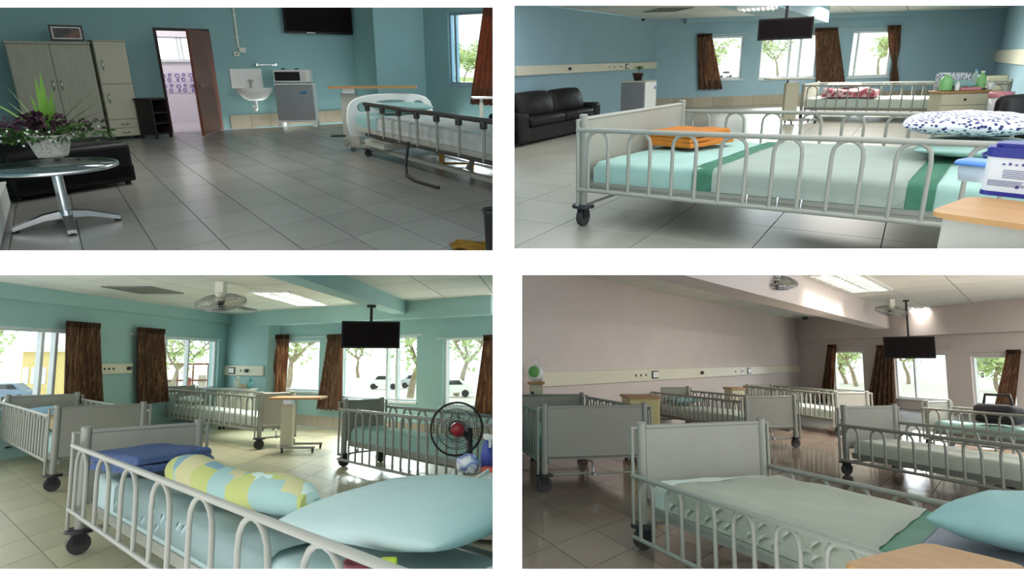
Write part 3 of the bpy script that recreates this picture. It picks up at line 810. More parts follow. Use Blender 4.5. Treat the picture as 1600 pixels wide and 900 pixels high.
def skirting(room, name, p0, p1, h, tile_w, mats, skip=()):
    """Row of wall tiles along the foot of a wall (face to the right of p0 -> p1)."""
    p0, p1 = V((p0[0], p0[1], 0)), V((p1[0], p1[1], 0)); L = (p1-p0).length; a = angle(p1-p0)
    o = MB().box(0, L, -.008, 0, 0.001, h-.004).build(name, M_grout, None, None, 'structure'); o.matrix_world = frame(room, p0, a)
    n = max(1, round(L/tile_w)); w = L/n
    mes = []
    for m in mats:
        me = MB().box(.002, w-.002, -.014, -.004, .002, h).mesh('wall_tile'); me.materials.append(m); mes.append(me)
    for i in range(n):
        t = link('wall_tile', random.choice(mes), o); t.location = (i*w, 0, 0)
    return o

# ------------------------------------------------------------------ room 1 (upper left)
g = R1.g
b1a, b1b = g(-70, 229), g(561, 188.5)
kc1, kc2 = g(594, 194), g(668, 190.5)
c1b = g(789, 200)
Z1 = R1.hgt(b1b, -60)
le1 = g(-420, 300)
def hole(room, p0, p1, x0, y0, x1, y1):
    s0, z1 = room.on(x0, y0, p0, p1); s1, z0 = room.on(x1, y1, p0, p1)
    return (s0, s1, z0, z1)
hd1 = list(hole(R1, b1a, b1b, 238, 43, 349, 205)); hd1[2] = -.06; hd1 = tuple(hd1)
wall(R1, 'wall_back', M_blue1, b1a, b1b, -.06, Z1, .12, [hd1])
wall(R1, 'wall_column', M_blue1, b1b, kc1, -.06, Z1, .5)
wall(R1, 'wall_pier', M_blue1, kc1, kc2, -.06, Z1, .3)
hw1 = hole(R1, kc2, c1b, 699, 20, 774, 134)
wall(R1, 'wall_right', M_blue1, kc2, c1b, -.06, Z1, .14, [hw1])
WIN1 = window(R1, '', kc2, c1b, hw1, M_alu1, M_glass, (.14,), inset=.03, bar=.04)
wl1a, wl1b = g(-95, 450), g(-70, 229)
wall(R1, 'wall_left', M_blue1, g(-640, 700), wl1b, -.06, Z1, .1)
fl1 = [g(-640, 408), g(792, 408), c1b+(c1b-kc2)*.02, kc2, b1b, b1a+V((-.3, .3, 0))]
fl1 = [g(-420, 408), g(792, 408), g(792, 214), g(668, 186), g(-72, 226.5)]
t_a = g(475, 391)-g(552.5, 370); t_b = g(497, 339)-g(552.5, 370)
floor(R1, fl1, M_t1, g(552.5, 370), t_a, t_b)
ceiling(R1, [g(-420, 408), g(792, 408), g(792, 200), g(668, 184), g(-80, 222)], Z1)
SK1 = skirting(R1, 'baseboard_back', V(b1a)+(V(b1b)-V(b1a))*(R1.on(360, 190, b1a, b1b)[0]/(V(b1b)-V(b1a)).length), b1b, .2, .32, M_tan)
# bathroom behind the doorway
nb = (V(b1b)-V(b1a)).normalized(); nn = V((-nb.y, nb.x, 0))
ba = V(b1a)+nb*(hd1[0]-.25)+nn*.12; bb = V(b1a)+nb*(hd1[1]+.5)+nn*.12
M_bath = mat('white_pink_bathroom_wall_tile', (232, 225, 231), .2, var=.02)
M_bathfloor = mat('lavender_bathroom_floor_tile', (188, 180, 190), .25, var=.04)
M_flower = mat('violet_ring_print', (120, 104, 170), .3, var=.1)
BD = 1.7
hb = hole(R1, ba+nn*BD, bb+nn*BD, 240, 57, 322, 94)
hb = (hb[0], hb[1], hb[2], hb[3])
bwall = wall(R1, 'wall_bathroom', M_bath, ba+nn*BD, bb+nn*BD, -.06, Z1*.92, .1, [hb])
window(R1, '', ba+nn*BD, bb+nn*BD, hb, M_alu, M_glass, (.46, .54), inset=.03, bar=.02)
wall(R1, 'wall_bathroom_left', M_bath, ba, ba+nn*(BD+.1), -.06, Z1*.92, .06)
wall(R1, 'wall_bathroom_right', M_bath, bb+nn*(BD+.1), bb, -.06, Z1*.92, .06)
o = structure(R1, MB().prism(ccw([tuple(p[:2]) for p in (ba-nn*.12, bb-nn*.12, bb+nn*(BD+.1), ba+nn*(BD+.1))]), -.06, -.002), 'floor_bathroom', M_bathfloor)
o = structure(R1, MB().prism(ccw([tuple(p[:2]) for p in (ba, bb, bb+nn*(BD+.1), ba+nn*(BD+.1))]), Z1*.92, Z1*.92+.05), 'ceiling_bathroom', M_bath)
bandl_ = (bb-ba).length; l_ = lamp(R1, 'bathroom_fill', 285, 200, 1.5, 20, .5); lp_ = ba+nb*bandl_*.5+nn*.9; lp_.z = Z1*.92-.05; l_.matrix_world = R1.M @ Matrix.Translation(lp_)  # unseen fill added below the bathroom ceiling to brighten its walls
# band of printed tiles on the bathroom wall: tiles with raised ring print, two rows
zr = [R1.on(280, y, ba+nn*BD, bb+nn*BD)[1] for y in (112, 145)]
bandL = (bb-ba).length; tw = .22; tf = frame(R1, ba+nn*BD, angle(nb))
band = MB().box(0, bandL, -.004, 0, zr[1], zr[0]).build('trim_1', M_bath, None, None, 'structure'); band.matrix_world = tf
M_bandt = mat('white_printed_bathroom_tile', (232, 222, 236), .2, var=.02)
rows = 2; th_ = (zr[0]-zr[1])/rows
me_t = MB().box(.003, tw-.003, -.012, -.003, .003, th_-.003).mesh('wall_tile'); me_t.materials.append(M_bandt)
rb = MB()
for dx, dz, r in ((.06, .62, .03), (.165, .7, .02), (.06, .2, .016), (.15, .25, .026)):
    rb.tube([(dx+r*math.cos(2*PI*k/12), -.0125, dz*th_+r*math.sin(2*PI*k/12)) for k in range(12)], .008, 5, closed=True)
me_r = rb.mesh('ring_print'); me_r.materials.append(M_flower)
for i in range(int(bandL/tw)):
    for k in range(rows):
        t = link('wall_tile', me_t, band); t.location = (i*tw, 0, zr[1]+k*th_)
        q = link('ring_print', me_r, t)

# ------------------------------------------------------------------ room 2 (upper right)
g = R2.g
hz2 = lambda x: R2.h0+R2.slope*(x-R2.ref)
p2c = g(1020, hz2(1020)+72); p2d = g(1545, hz2(1545)+72)
Z2 = R2.hgt(p2c, 30)
w2l = V(p2c)-R2.way(1445)*R2.on(789, 240, p2c, p2c-R2.way(1445))[0]; w2r = V(p2d)-R2.way(1445)*9.0
HW2 = [hole(R2, p2c, p2d, 1108, 57.5, 1158, 123), hole(R2, p2c, p2d, 1191, 55, 1274, 121), hole(R2, p2c, p2d, 1334, 49, 1388, 119)]
wall(R2, 'wall_back', M_blue, p2c, p2d, -.06, Z2, .16, HW2)
for h, mu in zip(HW2, ((), (.52, .70), (.16,))): window(R2, '', p2c, p2d, h, M_alu, M_glass, mu, inset=.05, bar=.04)
wl2s = p2c-R2.way(1445)*9.2
wall(R2, 'wall_left', M_blue, w2l, p2c, -.06, Z2, .1)
wall(R2, 'wall_right', M_blue, p2d, w2r, -.06, Z2, .1)
fl2 = [g(788, 404), g(2000, 404), w2r, p2d, p2c, g(788, hz2(788)+118)]
fl2 = [g(789, 404), g(1950, 404), p2d+V((2.6, -.2, 0)), p2d, p2c, g(789, hz2(789)+112)]
e2a = R2.way(-579); e2b = R2.way(1445)
floor(R2, fl2, M_t2, g(1010, 370), e2a*.62, e2b*.62)
c2n = Z2
ceiling(R2, [g(789, hz2(789)-250, Z2) if False else w2l, w2r, p2d, p2c], Z2, p2c, e2a*.95, e2b*.95)
skirting(R2, 'baseboard_back', p2c, p2d, .22, .45, M_tan)
# lintel beam over the windows
nb2 = (V(p2d)-V(p2c)).normalized(); nn2 = V((nb2.y, -nb2.x, 0))
s0, zl = R2.on(1070, 37, p2c, p2d); s1, zl2 = R2.on(1428, 22, p2c, p2d)
o = MB().box(s0, s1, -.14, 0, zl, Z2).build('beam_over_windows', M_blue, None, None, 'structure'); o.matrix_world = frame(R2, p2c, angle(nb2))
# ceiling beam that runs towards the viewer
q0 = R2.g(1205, 27, Z2-.28); q1 = q0-R2.way(1445)*7
o = MB().box(0, (V(q0)-V(q1)).length+2.5, -.55, 0, Z2-.3, Z2).build('ceiling_beam', M_blue, None, None, 'structure'); o.matrix_world = frame(R2, (q1.x, q1.y, 0), angle(V(q0)-V(q1)))

# ------------------------------------------------------------------ room 3 (lower left)
g = R3.g
p3k = g(418, 563+98); p3e = g(789, 563+131)
Z3 = 1.78
p3c = R3.g(357, 491, Z3); p3c = V((p3c.x, p3c.y, 0)); w3n = R3.g(-150, 420, Z3); w3n = V((w3n.x, w3n.y, 0))
p3s = g(414, 563+101)
HW3 = [hole(R3, p3k, p3e, 437, 533, 497, 612), hole(R3, p3k, p3e, 530, 528, 650, 628), hole(R3, p3k, p3e, 692, 528, 786, 640)]
wall(R3, 'wall_back', M_blue3, p3k, p3e, -.06, Z3, .14, HW3)
for h, mu in zip(HW3, ((), (.62, .74), ())): window(R3, '', p3k, p3e, h, M_alu, M_glass, mu, inset=.04, bar=.03)
wall(R3, 'wall_pier', M_blue3, p3c, p3s, -.06, Z3, .3)
wall(R3, 'wall_pier_side', M_blue3, p3s, p3k+(p3k-p3s)*.3, -.06, Z3, .02)
HL3 = [hole(R3, w3n, p3c, -130, 500, 140, 625), hole(R3, w3n, p3c, 236, 524, 339, 607)]
wall(R3, 'wall_left', M_blue3, w3n, p3c, -.06, Z3, .16, HL3)
for h, mu in zip(HL3, ((.34, .67, .76), (.24, .56))): window(R3, '', w3n, p3c, h, M_alu, M_glass, mu, inset=.05, bar=.035)
zs3 = R3.on(349, 505, w3n, p3c)[1]
o = MB().box(0, (p3c-w3n).length, -.06, 0, zs3, Z3).build('beam_over_windows', M_blue3, None, None, 'structure'); o.matrix_world = frame(R3, w3n, angle(p3c-w3n))
zs3b = R3.on(700, 497, p3k, p3e)[1]
o = MB().box(0, (p3e-p3k).length, -.3, 0, zs3b, Z3).build('beam_over_windows', M_blue3, None, None, 'structure'); o.matrix_world = frame(R3, p3k, angle(p3e-p3k))
fl3 = [g(-230, 1010), g(793, 1010), p3e, p3k, p3s, p3c, w3n]
fl3 = [g(-230, 1010), g(793, 1010), p3e, p3c+(p3k-p3s)*.2, V((w3n.x, w3n.y, 0))]
e3a = R3.way(-230); e3b = R3.way(850)
floor(R3, fl3, M_t3, g(92, 889), e3a*.40, e3b*.40)
ce3 = R3.g(820, 421, Z3); ce3 = V((ce3.x, ce3.y, 0))
ceiling(R3, [R3.g(-160, 418, Z3), R3.g(785, 418, Z3), p3e, p3k, p3c], Z3, R3.g(157, 456, Z3), R3.way(850)*.75, R3.way(-680)*.75)
br0, br1 = R3.g(540, 429, Z3), R3.g(652, 477, Z3); d3 = (V(br1)-V(br0)); d3.z = 0
zb3 = 1+.066*R3.proj(R3.g(649, 478, Z3))[2]
bl0 = R3.g(409, 429, zb3); nn3 = V((-d3.y, d3.x, 0)).normalized(); wd3 = abs((V(bl0)-V(br0)).dot(nn3))
beam(R3, br0, d3, nn3, min(wd3, .9), zb3, Z3, d3.length+.35, M_blue3)
BEAM3 = (V((br0.x, br0.y, 0)), d3.normalized(), nn3, min(wd3, .9), zb3)
skirting(R3, 'baseboard_back', p3k, p3e, .17, .3, M_tan)
skirting(R3, 'baseboard_pier', p3c, p3s, .17, .3, M_tan)

# ------------------------------------------------------------------ room 4 (lower right)
g = R4.g
p4c = g(1250, 563+61); Z4 = R4.hgt(p4c, 499); p4e = g(1950, 563+122)
w4n = R4.g(799, 408, Z4); w4n = V((w4n.x, w4n.y, 0))
HW4 = [hole(R4, p4c, p4e, 1300, 549, 1351, 613), hole(R4, p4c, p4e, 1396, 553, 1482, 627), hole(R4, p4c, p4e, 1516, 556, 1590, 637)]
wall(R4, 'wall_back', M_pink, p4c, p4e, -.06, Z4, .14, HW4)
for h, mu in zip(HW4, ((), (.38,), ())): window(R4, '', p4c, p4e, h, M_alu, M_glass, mu, inset=.04, bar=.035)
wall(R4, 'wall_left', M_pink, w4n, p4c, -.06, Z4, .05)
zs4 = R4.on(1450, 524, p4c, p4e)[1]
o = MB().box(0, (p4e-p4c).length, -.12, 0, zs4, Z4).build('beam_over_windows', M_pink, None, None, 'structure'); o.matrix_world = frame(R4, p4c, angle(p4e-p4c))
fl4 = [g(800, 1010), g(2000, 1010), p4e, p4c, w4n]
e4a = R4.way(430); e4b = R4.way(1610)
floor(R4, fl4, M_t4, g(920, 889), e4a*.42, e4b*.42)
ceiling(R4, [R4.g(798, 416, Z4), R4.g(2000, 416, Z4), p4e, p4c], Z4, R4.g(1393, 452, Z4), R4.way(1610)*.82, R4.way(100)*.82)
br0, br1 = R4.g(1251, 429, Z4), R4.g(1416, 496, Z4); d4 = V(br1)-V(br0); d4.z = 0; nn4 = V((-d4.y, d4.x, 0)).normalized()
zb4 = 1+.042*R4.proj(R4.g(1408, 496, Z4))[2]
beam(R4, br0, d4, nn4, .3, zb4, Z4, d4.length+.9, M_beam4)
BEAM4 = (V((br0.x, br0.y, 0)), d4.normalized(), nn4, .3, zb4)

# ------------------------------------------------------------------ partition walls between neighbouring rooms
def partition(x0, x1, y0, y1, d1, m):
    vs = [board_pt(x, y, d) for d in (BOARD+BT, d1) for y in (y0, y1) for x in (x0, x1)]
    b = MB(); b._faces(vs, [(0, 1, 3, 2), (4, 6, 7, 5), (0, 4, 5, 1), (2, 3, 7, 6), (0, 2, 6, 4), (1, 5, 7, 3)])
    b.build('wall_partition', m, None, None, 'structure')
partition(786.5, 788.5, -260, 393.5, 6.2, M_blue)
partition(787, 797, 427.5, 1000, 6.6, M_blue3)
# ================================================================== room 1 : single room (upper left)
g = R1.g
M_wardoor = mat('ash_wood_grain_laminate', (166, 166, 148), .45, scale=5, rgb2=(150, 150, 132), stretch=(9, 9, .7))
M_cab = mat('cream_laminate', (182, 180, 158), .45, var=.03)
M_brown = mat('dark_brown_door_wood', (128, 70, 50), .32, scale=3, rgb2=(106, 56, 42), stretch=(12, 12, .6))
M_dbrown = mat('dark_brown_frame_paint', (52, 34, 30), .45)
M_ebony = mat('black_brown_wood', (40, 32, 32), .4, scale=4)
# --- wardrobe and cabinet along the back wall
a, an, w = face_on(R1, 46, 171, 227.5, 219.5)
h = R1.hgt(a, 63.5)
t = thing(R1, 'wardrobe', 'two-door ash-grain wardrobe carrying the framed picture', 'wardrobe', a, an)
D = .26
MB().box(0, w, .02, D, .05, h-.03).build('carcass', M_cab, t)
MB().box(-.008, w+.004, -.01, D, h-.03, h, bev=.006).build('top', M_wardoor, t)
MB().box(.01, w-.01, .03, D-.01, 0, .05).build('plinth', M_dark, t)
for k in range(2):
    d = MB().box(.006+k*w/2, w/2-.004+k*(w/2), 0, .02, .055, h-.035, bev=.003).build('door', M_wardoor, t)
    x = w/2+(-.045 if k == 0 else .045)
    MB().tube([(x, 0, h*.53), (x, -.025, h*.54), (x, -.025, h*.62), (x, 0, h*.63)], .007, 6).build('handle', M_chrome, d, 'chrome handle')
wa, wan = a, an
a2, an2, w2 = face_on(R1, 176, 223.5, 219.4, 216)
h2 = R1.hgt(a2, 62)
t = thing(R1, 'cabinet', 'narrow cream cabinet with two doors above two drawers', 'cabinet', a2, an2)
MB().box(0, w2, .02, D, .04, h2-.015).build('carcass', M_cab, t)
MB().box(-.003, w2+.006, -.008, D, h2-.015, h2, bev=.004).build('top', M_cab, t)
for x in (.03, w2-.03):
    for y in (.05, D-.04): MB().box(x-.02, x+.02, y-.02, y+.02, 0, .04).build('foot', M_dark, t)
zz = [.045, h2*.12, h2*.21, h2*.57, h2-.02]
for k in range(4):
    dr = MB().box(.005, w2-.005, 0, .02, zz[k]+.003, zz[k+1]-.003, bev=.003).build('drawer' if k < 2 else 'door', M_cab, t)
    if k < 2: q = [(w2*.38, 0), (w2*.40, -.022), (w2*.60, -.022), (w2*.62, 0)]; zc = (zz[k]+zz[k+1])/2; pts = [(x, y, zc) for x, y in q]
    else: zc = zz[k]+(zz[k+1]-zz[k])*(.6 if k == 2 else .45); pts = [(.06, 0, zc-.06), (.06, -.022, zc-.05), (.06, -.022, zc+.05), (.06, 0, zc+.06)]
    MB().tube(pts, .008, 6).build('handle', M_chrome, dr, 'chrome handle')
# picture on the wardrobe
wp = R1.M.inverted() @ (frame(R1, wa, wan) @ V((0, 0, 0)))
px0, _ = R1.on(81, 60, wa, wa+V((math.cos(wan), math.sin(wan), 0))); px1, _ = R1.on(134, 60, wa, wa+V((math.cos(wan), math.sin(wan), 0)))
e1 = V((math.cos(wan), math.sin(wan), 0)); n1 = V((-e1.y, e1.x, 0))
q = wa+e1*px0+n1*.12; q.z = h+.012
t = thing(R1, 'framed_picture', 'small dark framed picture leaning on top of the wardrobe', 'picture', q, wan)
pw = px1-px0; phh = R1.hgt((q.x, q.y), 40)-h; T = Matrix.Rotation(-.12, 4, 'X')
b = MB()
for x0, x1, z0, z1 in ((0, pw, 0, .02), (0, pw, phh-.02, phh), (0, .02, .02, phh-.02), (pw-.02, pw, .02, phh-.02)): b.box(x0, x1, -.012, .012, z0, z1, M=T)
b.build('frame', M_dbrown, t)
MB().box(.02, pw-.02, 0, .006, .02, phh-.02, M=T).build('mount', M_whitep, t)
MB().box(.036, pw-.036, -.003, 0, .034, phh-.034, M=T).build('print', ramp_mat('dark_flower_print', 'wave', [(.3, (34, 40, 44)), (.5, (48, 54, 56)), (.62, (108, 70, 58)), (.75, (130, 84, 70))], 1, .4, (7, 7, 7)), t)
# black open shelf
a, an, w = face_on(R1, 246, 270, 217.5, 214)
h = R1.hgt(a, 154)
t = thing(R1, 'open_shelf', 'low black-brown open shelf between cabinet and doorway', 'shelf', a, an)
MB().box(-.02, w+.02, -.015, .27, h-.025, h, bev=.004).build('top', M_ebony, t)
for x in (0, w-.022): MB().box(x, x+.022, 0, .26, .05, h-.025).build('side_panel', M_ebony, t)
MB().box(.022, w-.022, .24, .26, .05, h-.025).build('back_panel', M_ebony, t)
for k in (.1, .36, .62): MB().box(.022, w-.022, .005, .24, h*k, h*k+.02).build('shelf_board', M_ebony, t)
for x in (0, w-.03):
    for y in (0, .23): MB().box(x, x+.03, y, y+.03, 0, .05).build('leg', M_ebony, t)
# --- door with frame
e = V((math.cos(angle(V(b1b)-V(b1a))), math.sin(angle(V(b1b)-V(b1a))), 0)); n = V((-e.y, e.x, 0))
t = bpy.data.objects.new('door_1', None); C.objects.link(t); t['kind'] = 'structure'; t['label'] = 'brown wooden door standing open into the single room'
t.matrix_world = frame(R1, b1a, angle(e))
s0, s1, _, zt = hd1; f = .035
for nm, bx in (('jamb', (s0, s0+f, -.02, .13, 0, zt)), ('jamb', (s1-f, s1, -.02, .13, 0, zt)), ('head_jamb', (s0+f, s1-f, -.02, .13, zt-f, zt))):
    MB().box(*bx).build(nm, M_dbrown, t)
hp = V(b1a)+e*(s1-f*.4)-n*.03; hp.z = 0; fp = g(318, 213.5); dl = V((fp.x-hp.x, fp.y-hp.y, 0)); dw = dl.length
T = t.matrix_world.inverted() @ frame(R1, hp, angle(dl))
lf = MB().box(.0, dw, -.018, .018, .012, zt-f-.005, bev=.003).build('door_leaf', M_brown, t); lf.matrix_local = T
for zc in (.12, .5, .88): MB().cyl((.0, -.02, zc*zt-.03), (.0, -.02, zc*zt+.03), .007, n=8).build('hinge', M_steel, lf)
for sgn in (-1, 1):
    MB().cyl((dw-.06, sgn*.018, zt*.47), (dw-.06, sgn*.06, zt*.47), .012, n=10).tube([(dw-.06, sgn*.055, zt*.47), (dw-.10, sgn*.06, zt*.47), (dw-.16, sgn*.055, zt*.47)], .009, 8).build('handle', M_steel if sgn < 0 else M_steel, lf, 'steel lever handle')
# --- wall fittings
def on_wall(x, y, p0=b1a, p1=b1b): s, z = R1.on(x, y, p0, p1); return s, z
def wallthing(name, label, cat, x, y, p0=b1a, p1=b1b, room=R1):
    s, z = room.on(x, y, p0, p1); ee = (V(p1)-V(p0)); ee.z = 0; ee.normalize(); q = V((p0[0], p0[1], 0))+ee*s; q.z = z
    return thing(room, name, label, cat, q, angle(ee))
mp = R1.mpp(g(400, 197))
t = wallthing('wall_conduit', 'thin white cable conduit running down to the wall switch', 'conduit', 372, 75)
MB().box(-.012, .012, -.02, -.0005, 0, 1.2).build('conduit', M_plas, t)
for zc in (.15, .45, .75): MB().box(-.018, .018, -.022, -.0005, zc, zc+.02).build('clip', M_whitep, t)
t = wallthing('wall_switch', 'white double switch box on the wall above the sink', 'switch', 373, 81)
MB().box(-.0, .10, -.035, -.0005, -.01, .06, bev=.006).build('switch_box', M_plas, t)
q = MB().box(-.085, .0, -.03, -.0005, -.06, .0, bev=.006).build('socket_box', M_plas, t)
MB().box(.035, .06, -.042, -.034, .01, .04).build('rocker', M_whitep, t)
MB().box(-.055, -.03, -.034, -.029, -.04, -.02).build('socket_hole', M_dark, q)
# sink
t = wallthing('wash_basin', 'white wall-hung wash basin with splashback between door and fridge', 'sink', 393, 150)
k = mp
w = 53*k; dpt = .32; zb = 12*k
MB().box(-w*.52, w*.36, -.014, -.0005, zb, zb+27*k, bev=.003).build('splashback', M_whitep, t)
b = MB(); n_ = 28
def basin(r, z): return [V((r*w/2*math.copysign(abs(math.cos(2*PI*j/n_))**.75, math.cos(2*PI*j/n_)), -dpt/2-.01+r*dpt/2*math.copysign(abs(math.sin(2*PI*j/n_))**.75, math.sin(2*PI*j/n_)), z)) for j in range(n_)]
rows = [basin(.35, -.06), basin(.62, -.03), basin(.95, zb-.05), basin(1, zb-.015), basin(1, zb), basin(.86, zb), basin(.8, zb-.02), basin(.55, zb-.10), basin(.15, zb-.115)]
vs = [v for r in rows for v in r]
b._faces(vs, [(i*n_+j, i*n_+(j+1) % n_, (i+1)*n_+(j+1) % n_, (i+1)*n_+j) for i in range(len(rows)-1) for j in range(n_)], True)
b._faces(rows[0], [tuple(range(n_))[::-1]]); b._faces(rows[-1], [tuple(range(n_))])
b.build('basin', M_whitep, t)
MB().tube([(0, -.03, zb), (0, -.03, zb+.09), (0, -.06, zb+.115), (0, -.12, zb+.10)], .014, 8).cyl((-.03, -.03, zb+.11), (.03, -.03, zb+.11), .014, n=8).build('tap', M_chrome, t, 'chrome tap')
MB().tube([(0, -.16, -.05), (0, -.16, -.17), (0, -.14, -.2), (0, -.1, -.2), (0, -.08, -.17), (0, -.03, -.16)], .022, 8).build('waste_trap', M_whitep, t)
t = wallthing('towel_rail', 'short chrome towel rail above the wash basin', 'towel rail', 414, 101)
MB().cyl((-.16, -.06, 0), (.16, -.06, 0), .01, n=8).build('bar', M_chrome, t)
for x in (-.15, .15): MB().box(x-.015, x+.015, -.065, -.0005, -.015, .015).build('bracket', M_chrome, t)
# fridge, stand and microwave
M_fr = mat('silver_grey_fridge_door', (150, 153, 155), .35, metal=.25, var=.02)
M_blue_s = mat('blue_sticker', (60, 130, 180), .5)
a, an, w = face_on(R1, 436, 495, 199.5, 198.8)
hs = R1.hgt(a, 190); h = R1.hgt(a, 130.5)
t = thing(R1, 'fridge_stand', 'white plastic stand with four feet under the grey fridge', 'stand', a, an)
for x in (-.01, w-.06):
    for y in (-.01, .24): MB().box(x, x+.07, y, y+.07, 0, hs-.01, bev=.008).build('foot', M_whitep, t)
MB().box(-.01, w+.01, -.01, .31, hs-.012, hs).build('tray', M_whitep, t)
p = V(a); p.z = hs
t = thing(R1, 'fridge', 'small grey fridge on a white stand beneath the microwave', 'fridge', p, an)
hh = h-hs
MB().box(0, w, .035, .31, 0, hh-.012, bev=.008).build('cabinet', M_whitep, t)
d = MB().box(.002, w-.002, 0, .034, .025, hh-.03, bev=.012).build('door', M_fr, t)
MB().box(0, w, -.004, .31, hh-.026, hh, bev=.006).build('top_panel', M_whitep, t)
MB().box(w*.64, w*.8, -.002, .002, hh*.72, hh*.78).box(w*.7, w*.83, -.002, .002, hh*.755, hh*.8).build('sticker', M_blue_s, d, 'blue sticker')
p = V(a)+V((0, 0, h+.004)); ee = V((math.cos(an), math.sin(an), 0)); p += V((-ee.y, ee.x, 0))*.015
t = thing(R1, 'microwave', 'white microwave oven standing on the grey fridge', 'microwave', p, an)
w2 = w*.94; hm = R1.hgt(a, 109.5)-h
MB().box(0, w2, .012, .27, .012, hm, bev=.006).build('casing', M_whitep, t)
d = MB().box(.004, w2*.76, 0, .012, .016, hm-.004, bev=.004).build('door', M_whitep, t)
MB().box(.02, w2*.73, -.003, .002, .035, hm-.03, bev=.003).build('window', M_tv, d)
c = MB().box(w2*.77, w2-.004, 0, .012, .016, hm-.004).build('control_panel', M_whitep, t)
for z in (.3, .68): MB().cyl((w2*.885, -.018, hm*z), (w2*.885, 0, hm*z), .026, n=14).build('knob', M_plas, c)
for x in (.03, w2-.03):
    for y in (.03, .24): MB().cyl((x, y, 0), (x, y, .013), .012, n=8).build('foot', M_black, t)
for i, x in enumerate((.25, .62)):
    q = p+ee*(x*w2)+V((-ee.y, ee.x, 0))*.12; q.z = h+hm+.008
    solo(R1, MB().lathe([(.03, 0), (.035, .006), (.03, .012), (.01, .018)], 12), 'coaster', M_black, ['flat black coaster lying on the microwave over its dark door', 'black coaster lying on the microwave nearer its knobs'][i], 'coaster', q)
# television on the wall
s0, z0 = on_wall(442, 52); s1, z1 = on_wall(543, 2)
t = wallthing('television', 'black flat television mounted on the wall over the fridge', 'television', 442, 52)
w = s1-s0; h = z1-z0
MB().box(0, w, -.11, -.06, 0, h, bev=.008).build('casing', M_tv, t)
MB().box(.015, w-.015, -.113, -.108, .035, h-.02).build('screen', M_scr, t)
MB().box(w*.3, w*.7, -.06, -.0005, h*.2, h*.8).build('wall_bracket', M_black, t)
MB().box(w*.3, w*.42, -.114, -.108, .008, .02).build('badge', M_steel, t)
# --- overbed table
p = g(535, 228)
h = R1.hgt(g(552, 242), 137)
t = overbed_table(R1, 'oak-topped overbed table standing at the headboard of the single bed', g(520, 237), .10, 1.0, .28, h, .095, body=M_greyc, colpos=.22, foot=.26)
MB().box(.0, .16, -.03, .06, .17, .185).build('foot_lever', M_black, t)
# --- hospital bed with moulded end and dark side rail
A = g(553, 241); dirv = R1.way(75)*-1; an = angle(dirv); W = 1.0; ws = 1
L = 3.7
t = thing(R1, 'hospital_bed', 'electric bed with white moulded headboard and dark side rail', 'bed', A, an)
ht = R1.hgt(A, 163)
M_mould = mat('white_moulded_plastic', (228, 232, 230), .35, var=.02)
M_raild = mat('dark_bronze_rail', (74, 70, 68), .35, metal=.4)
def arc(cx, cz, rx, rz, n=20, a0=0, a1=2*PI): return [(cx+rx*math.cos(a0+(a1-a0)*i/n), cz+rz*math.sin(a0+(a1-a0)*i/n)) for i in range(n+(0 if a1-a0 > 6.2 else 1))]
def endboard(x, name):
    k = ht-.2; out = [(-.02, 0), (-.03, k*.45)]+[(.5+.52*math.cos(PI-i*PI/16)*abs(math.cos(PI-i*PI/16))**-.35 if abs(math.cos(PI-i*PI/16)) > .01 else .5, k*.5+k*.5*math.sin(i*PI/16)**.6) for i in range(1, 16)]+[(1.03, k*.45), (1.02, 0)]
    holes = [arc(.16, k*.70, .085, k*.15), arc(.84, k*.70, .085, k*.15), arc(.5, k*.82, .2, k*.06)]
    o = plate([(a_*W, b_) for a_, b_ in out], [[(a_*W, b_) for a_, b_ in h_] for h_ in holes], .04, .012).build(name, M_mould, t)
    o.matrix_local = Matrix.Translation((x, 0, .2)) @ Matrix.Rotation(PI/2, 4, 'Z')
    return o
ht += .09; endboard(-.03, 'headboard'); ht -= .09
zf = ht*.57
MB().box(.02, L-.02, .04, W-.04, zf-.05, zf).build('mattress_base', M_greyc, t)
b = MB()
for y in (.08, W-.08): b.box(.1, L-.1, y-.025, y+.025, .085, .12)
for x in (.25, L-.3): b.box(x-.03, x+.03, .06, W-.06, .08, .12)
b.build('chassis', M_bedm, t)
for x in (.5, 2.2):
    for y in (.2, W-.2): MB().tube([(x, y, .11), (x+.18, y, zf-.04)], .022, 8).build('lifting_arm', M_bedm, t)
MB().box(.35, .85, -.0, .5, .13, .2, bev=.01).build('motor_housing', M_greyc, t)
for x in (.28, L-.3):
    for y in (.06, W-.06): caster(t, x, y, .040)
m = mattress_mesh(L-.06, W-.1, .13, wr=.006).build('mattress', M_teal, t); m.location = (.03, .05, zf+.001)
BED[t.name] = (L-.06+.044, W-.02, 1, zf, .13, .0)
cover(t, .62, L-.3, mat('white_sheet', (226, 230, 228), .8, bump=.12, scale=6), 'draw_sheet', label='white draw sheet')
rl = bpy.data.objects.new('side_rail', None); C.objects.link(rl); rl.parent = t
xr0 = .56; zr = ht+.03
MB().box(xr0-.05, L-.1, -.06, -.025, zr-.02, zr+.02, bev=.012).build('rail_bar', M_raild, rl)
MB().box(xr0-.05, L-.1, -.05, -.03, zf-.06, zf-.025, bev=.006).build('lower_bar', M_raild, rl)
for k in range(8):
    x = xr0+.04+k*(L-.5-xr0)/7
    q = MB().box(x-.014, x+.014, -.052, -.030, zf-.05, zr-.02, bev=.004).build('post', M_bedm, rl)
    MB().box(x-.026, x+.026, -.064, -.022, zr-.065, zr-.01, bev=.006).build('joint_block', M_raild, q)
bed1 = t
q = on_bed(t, R1, .33, W*.48, zf+.155); cushion(R1, 'mint pillow against the moulded headboard of the electric bed', q, an+PI/2, .62, .42, .10, M_teal)
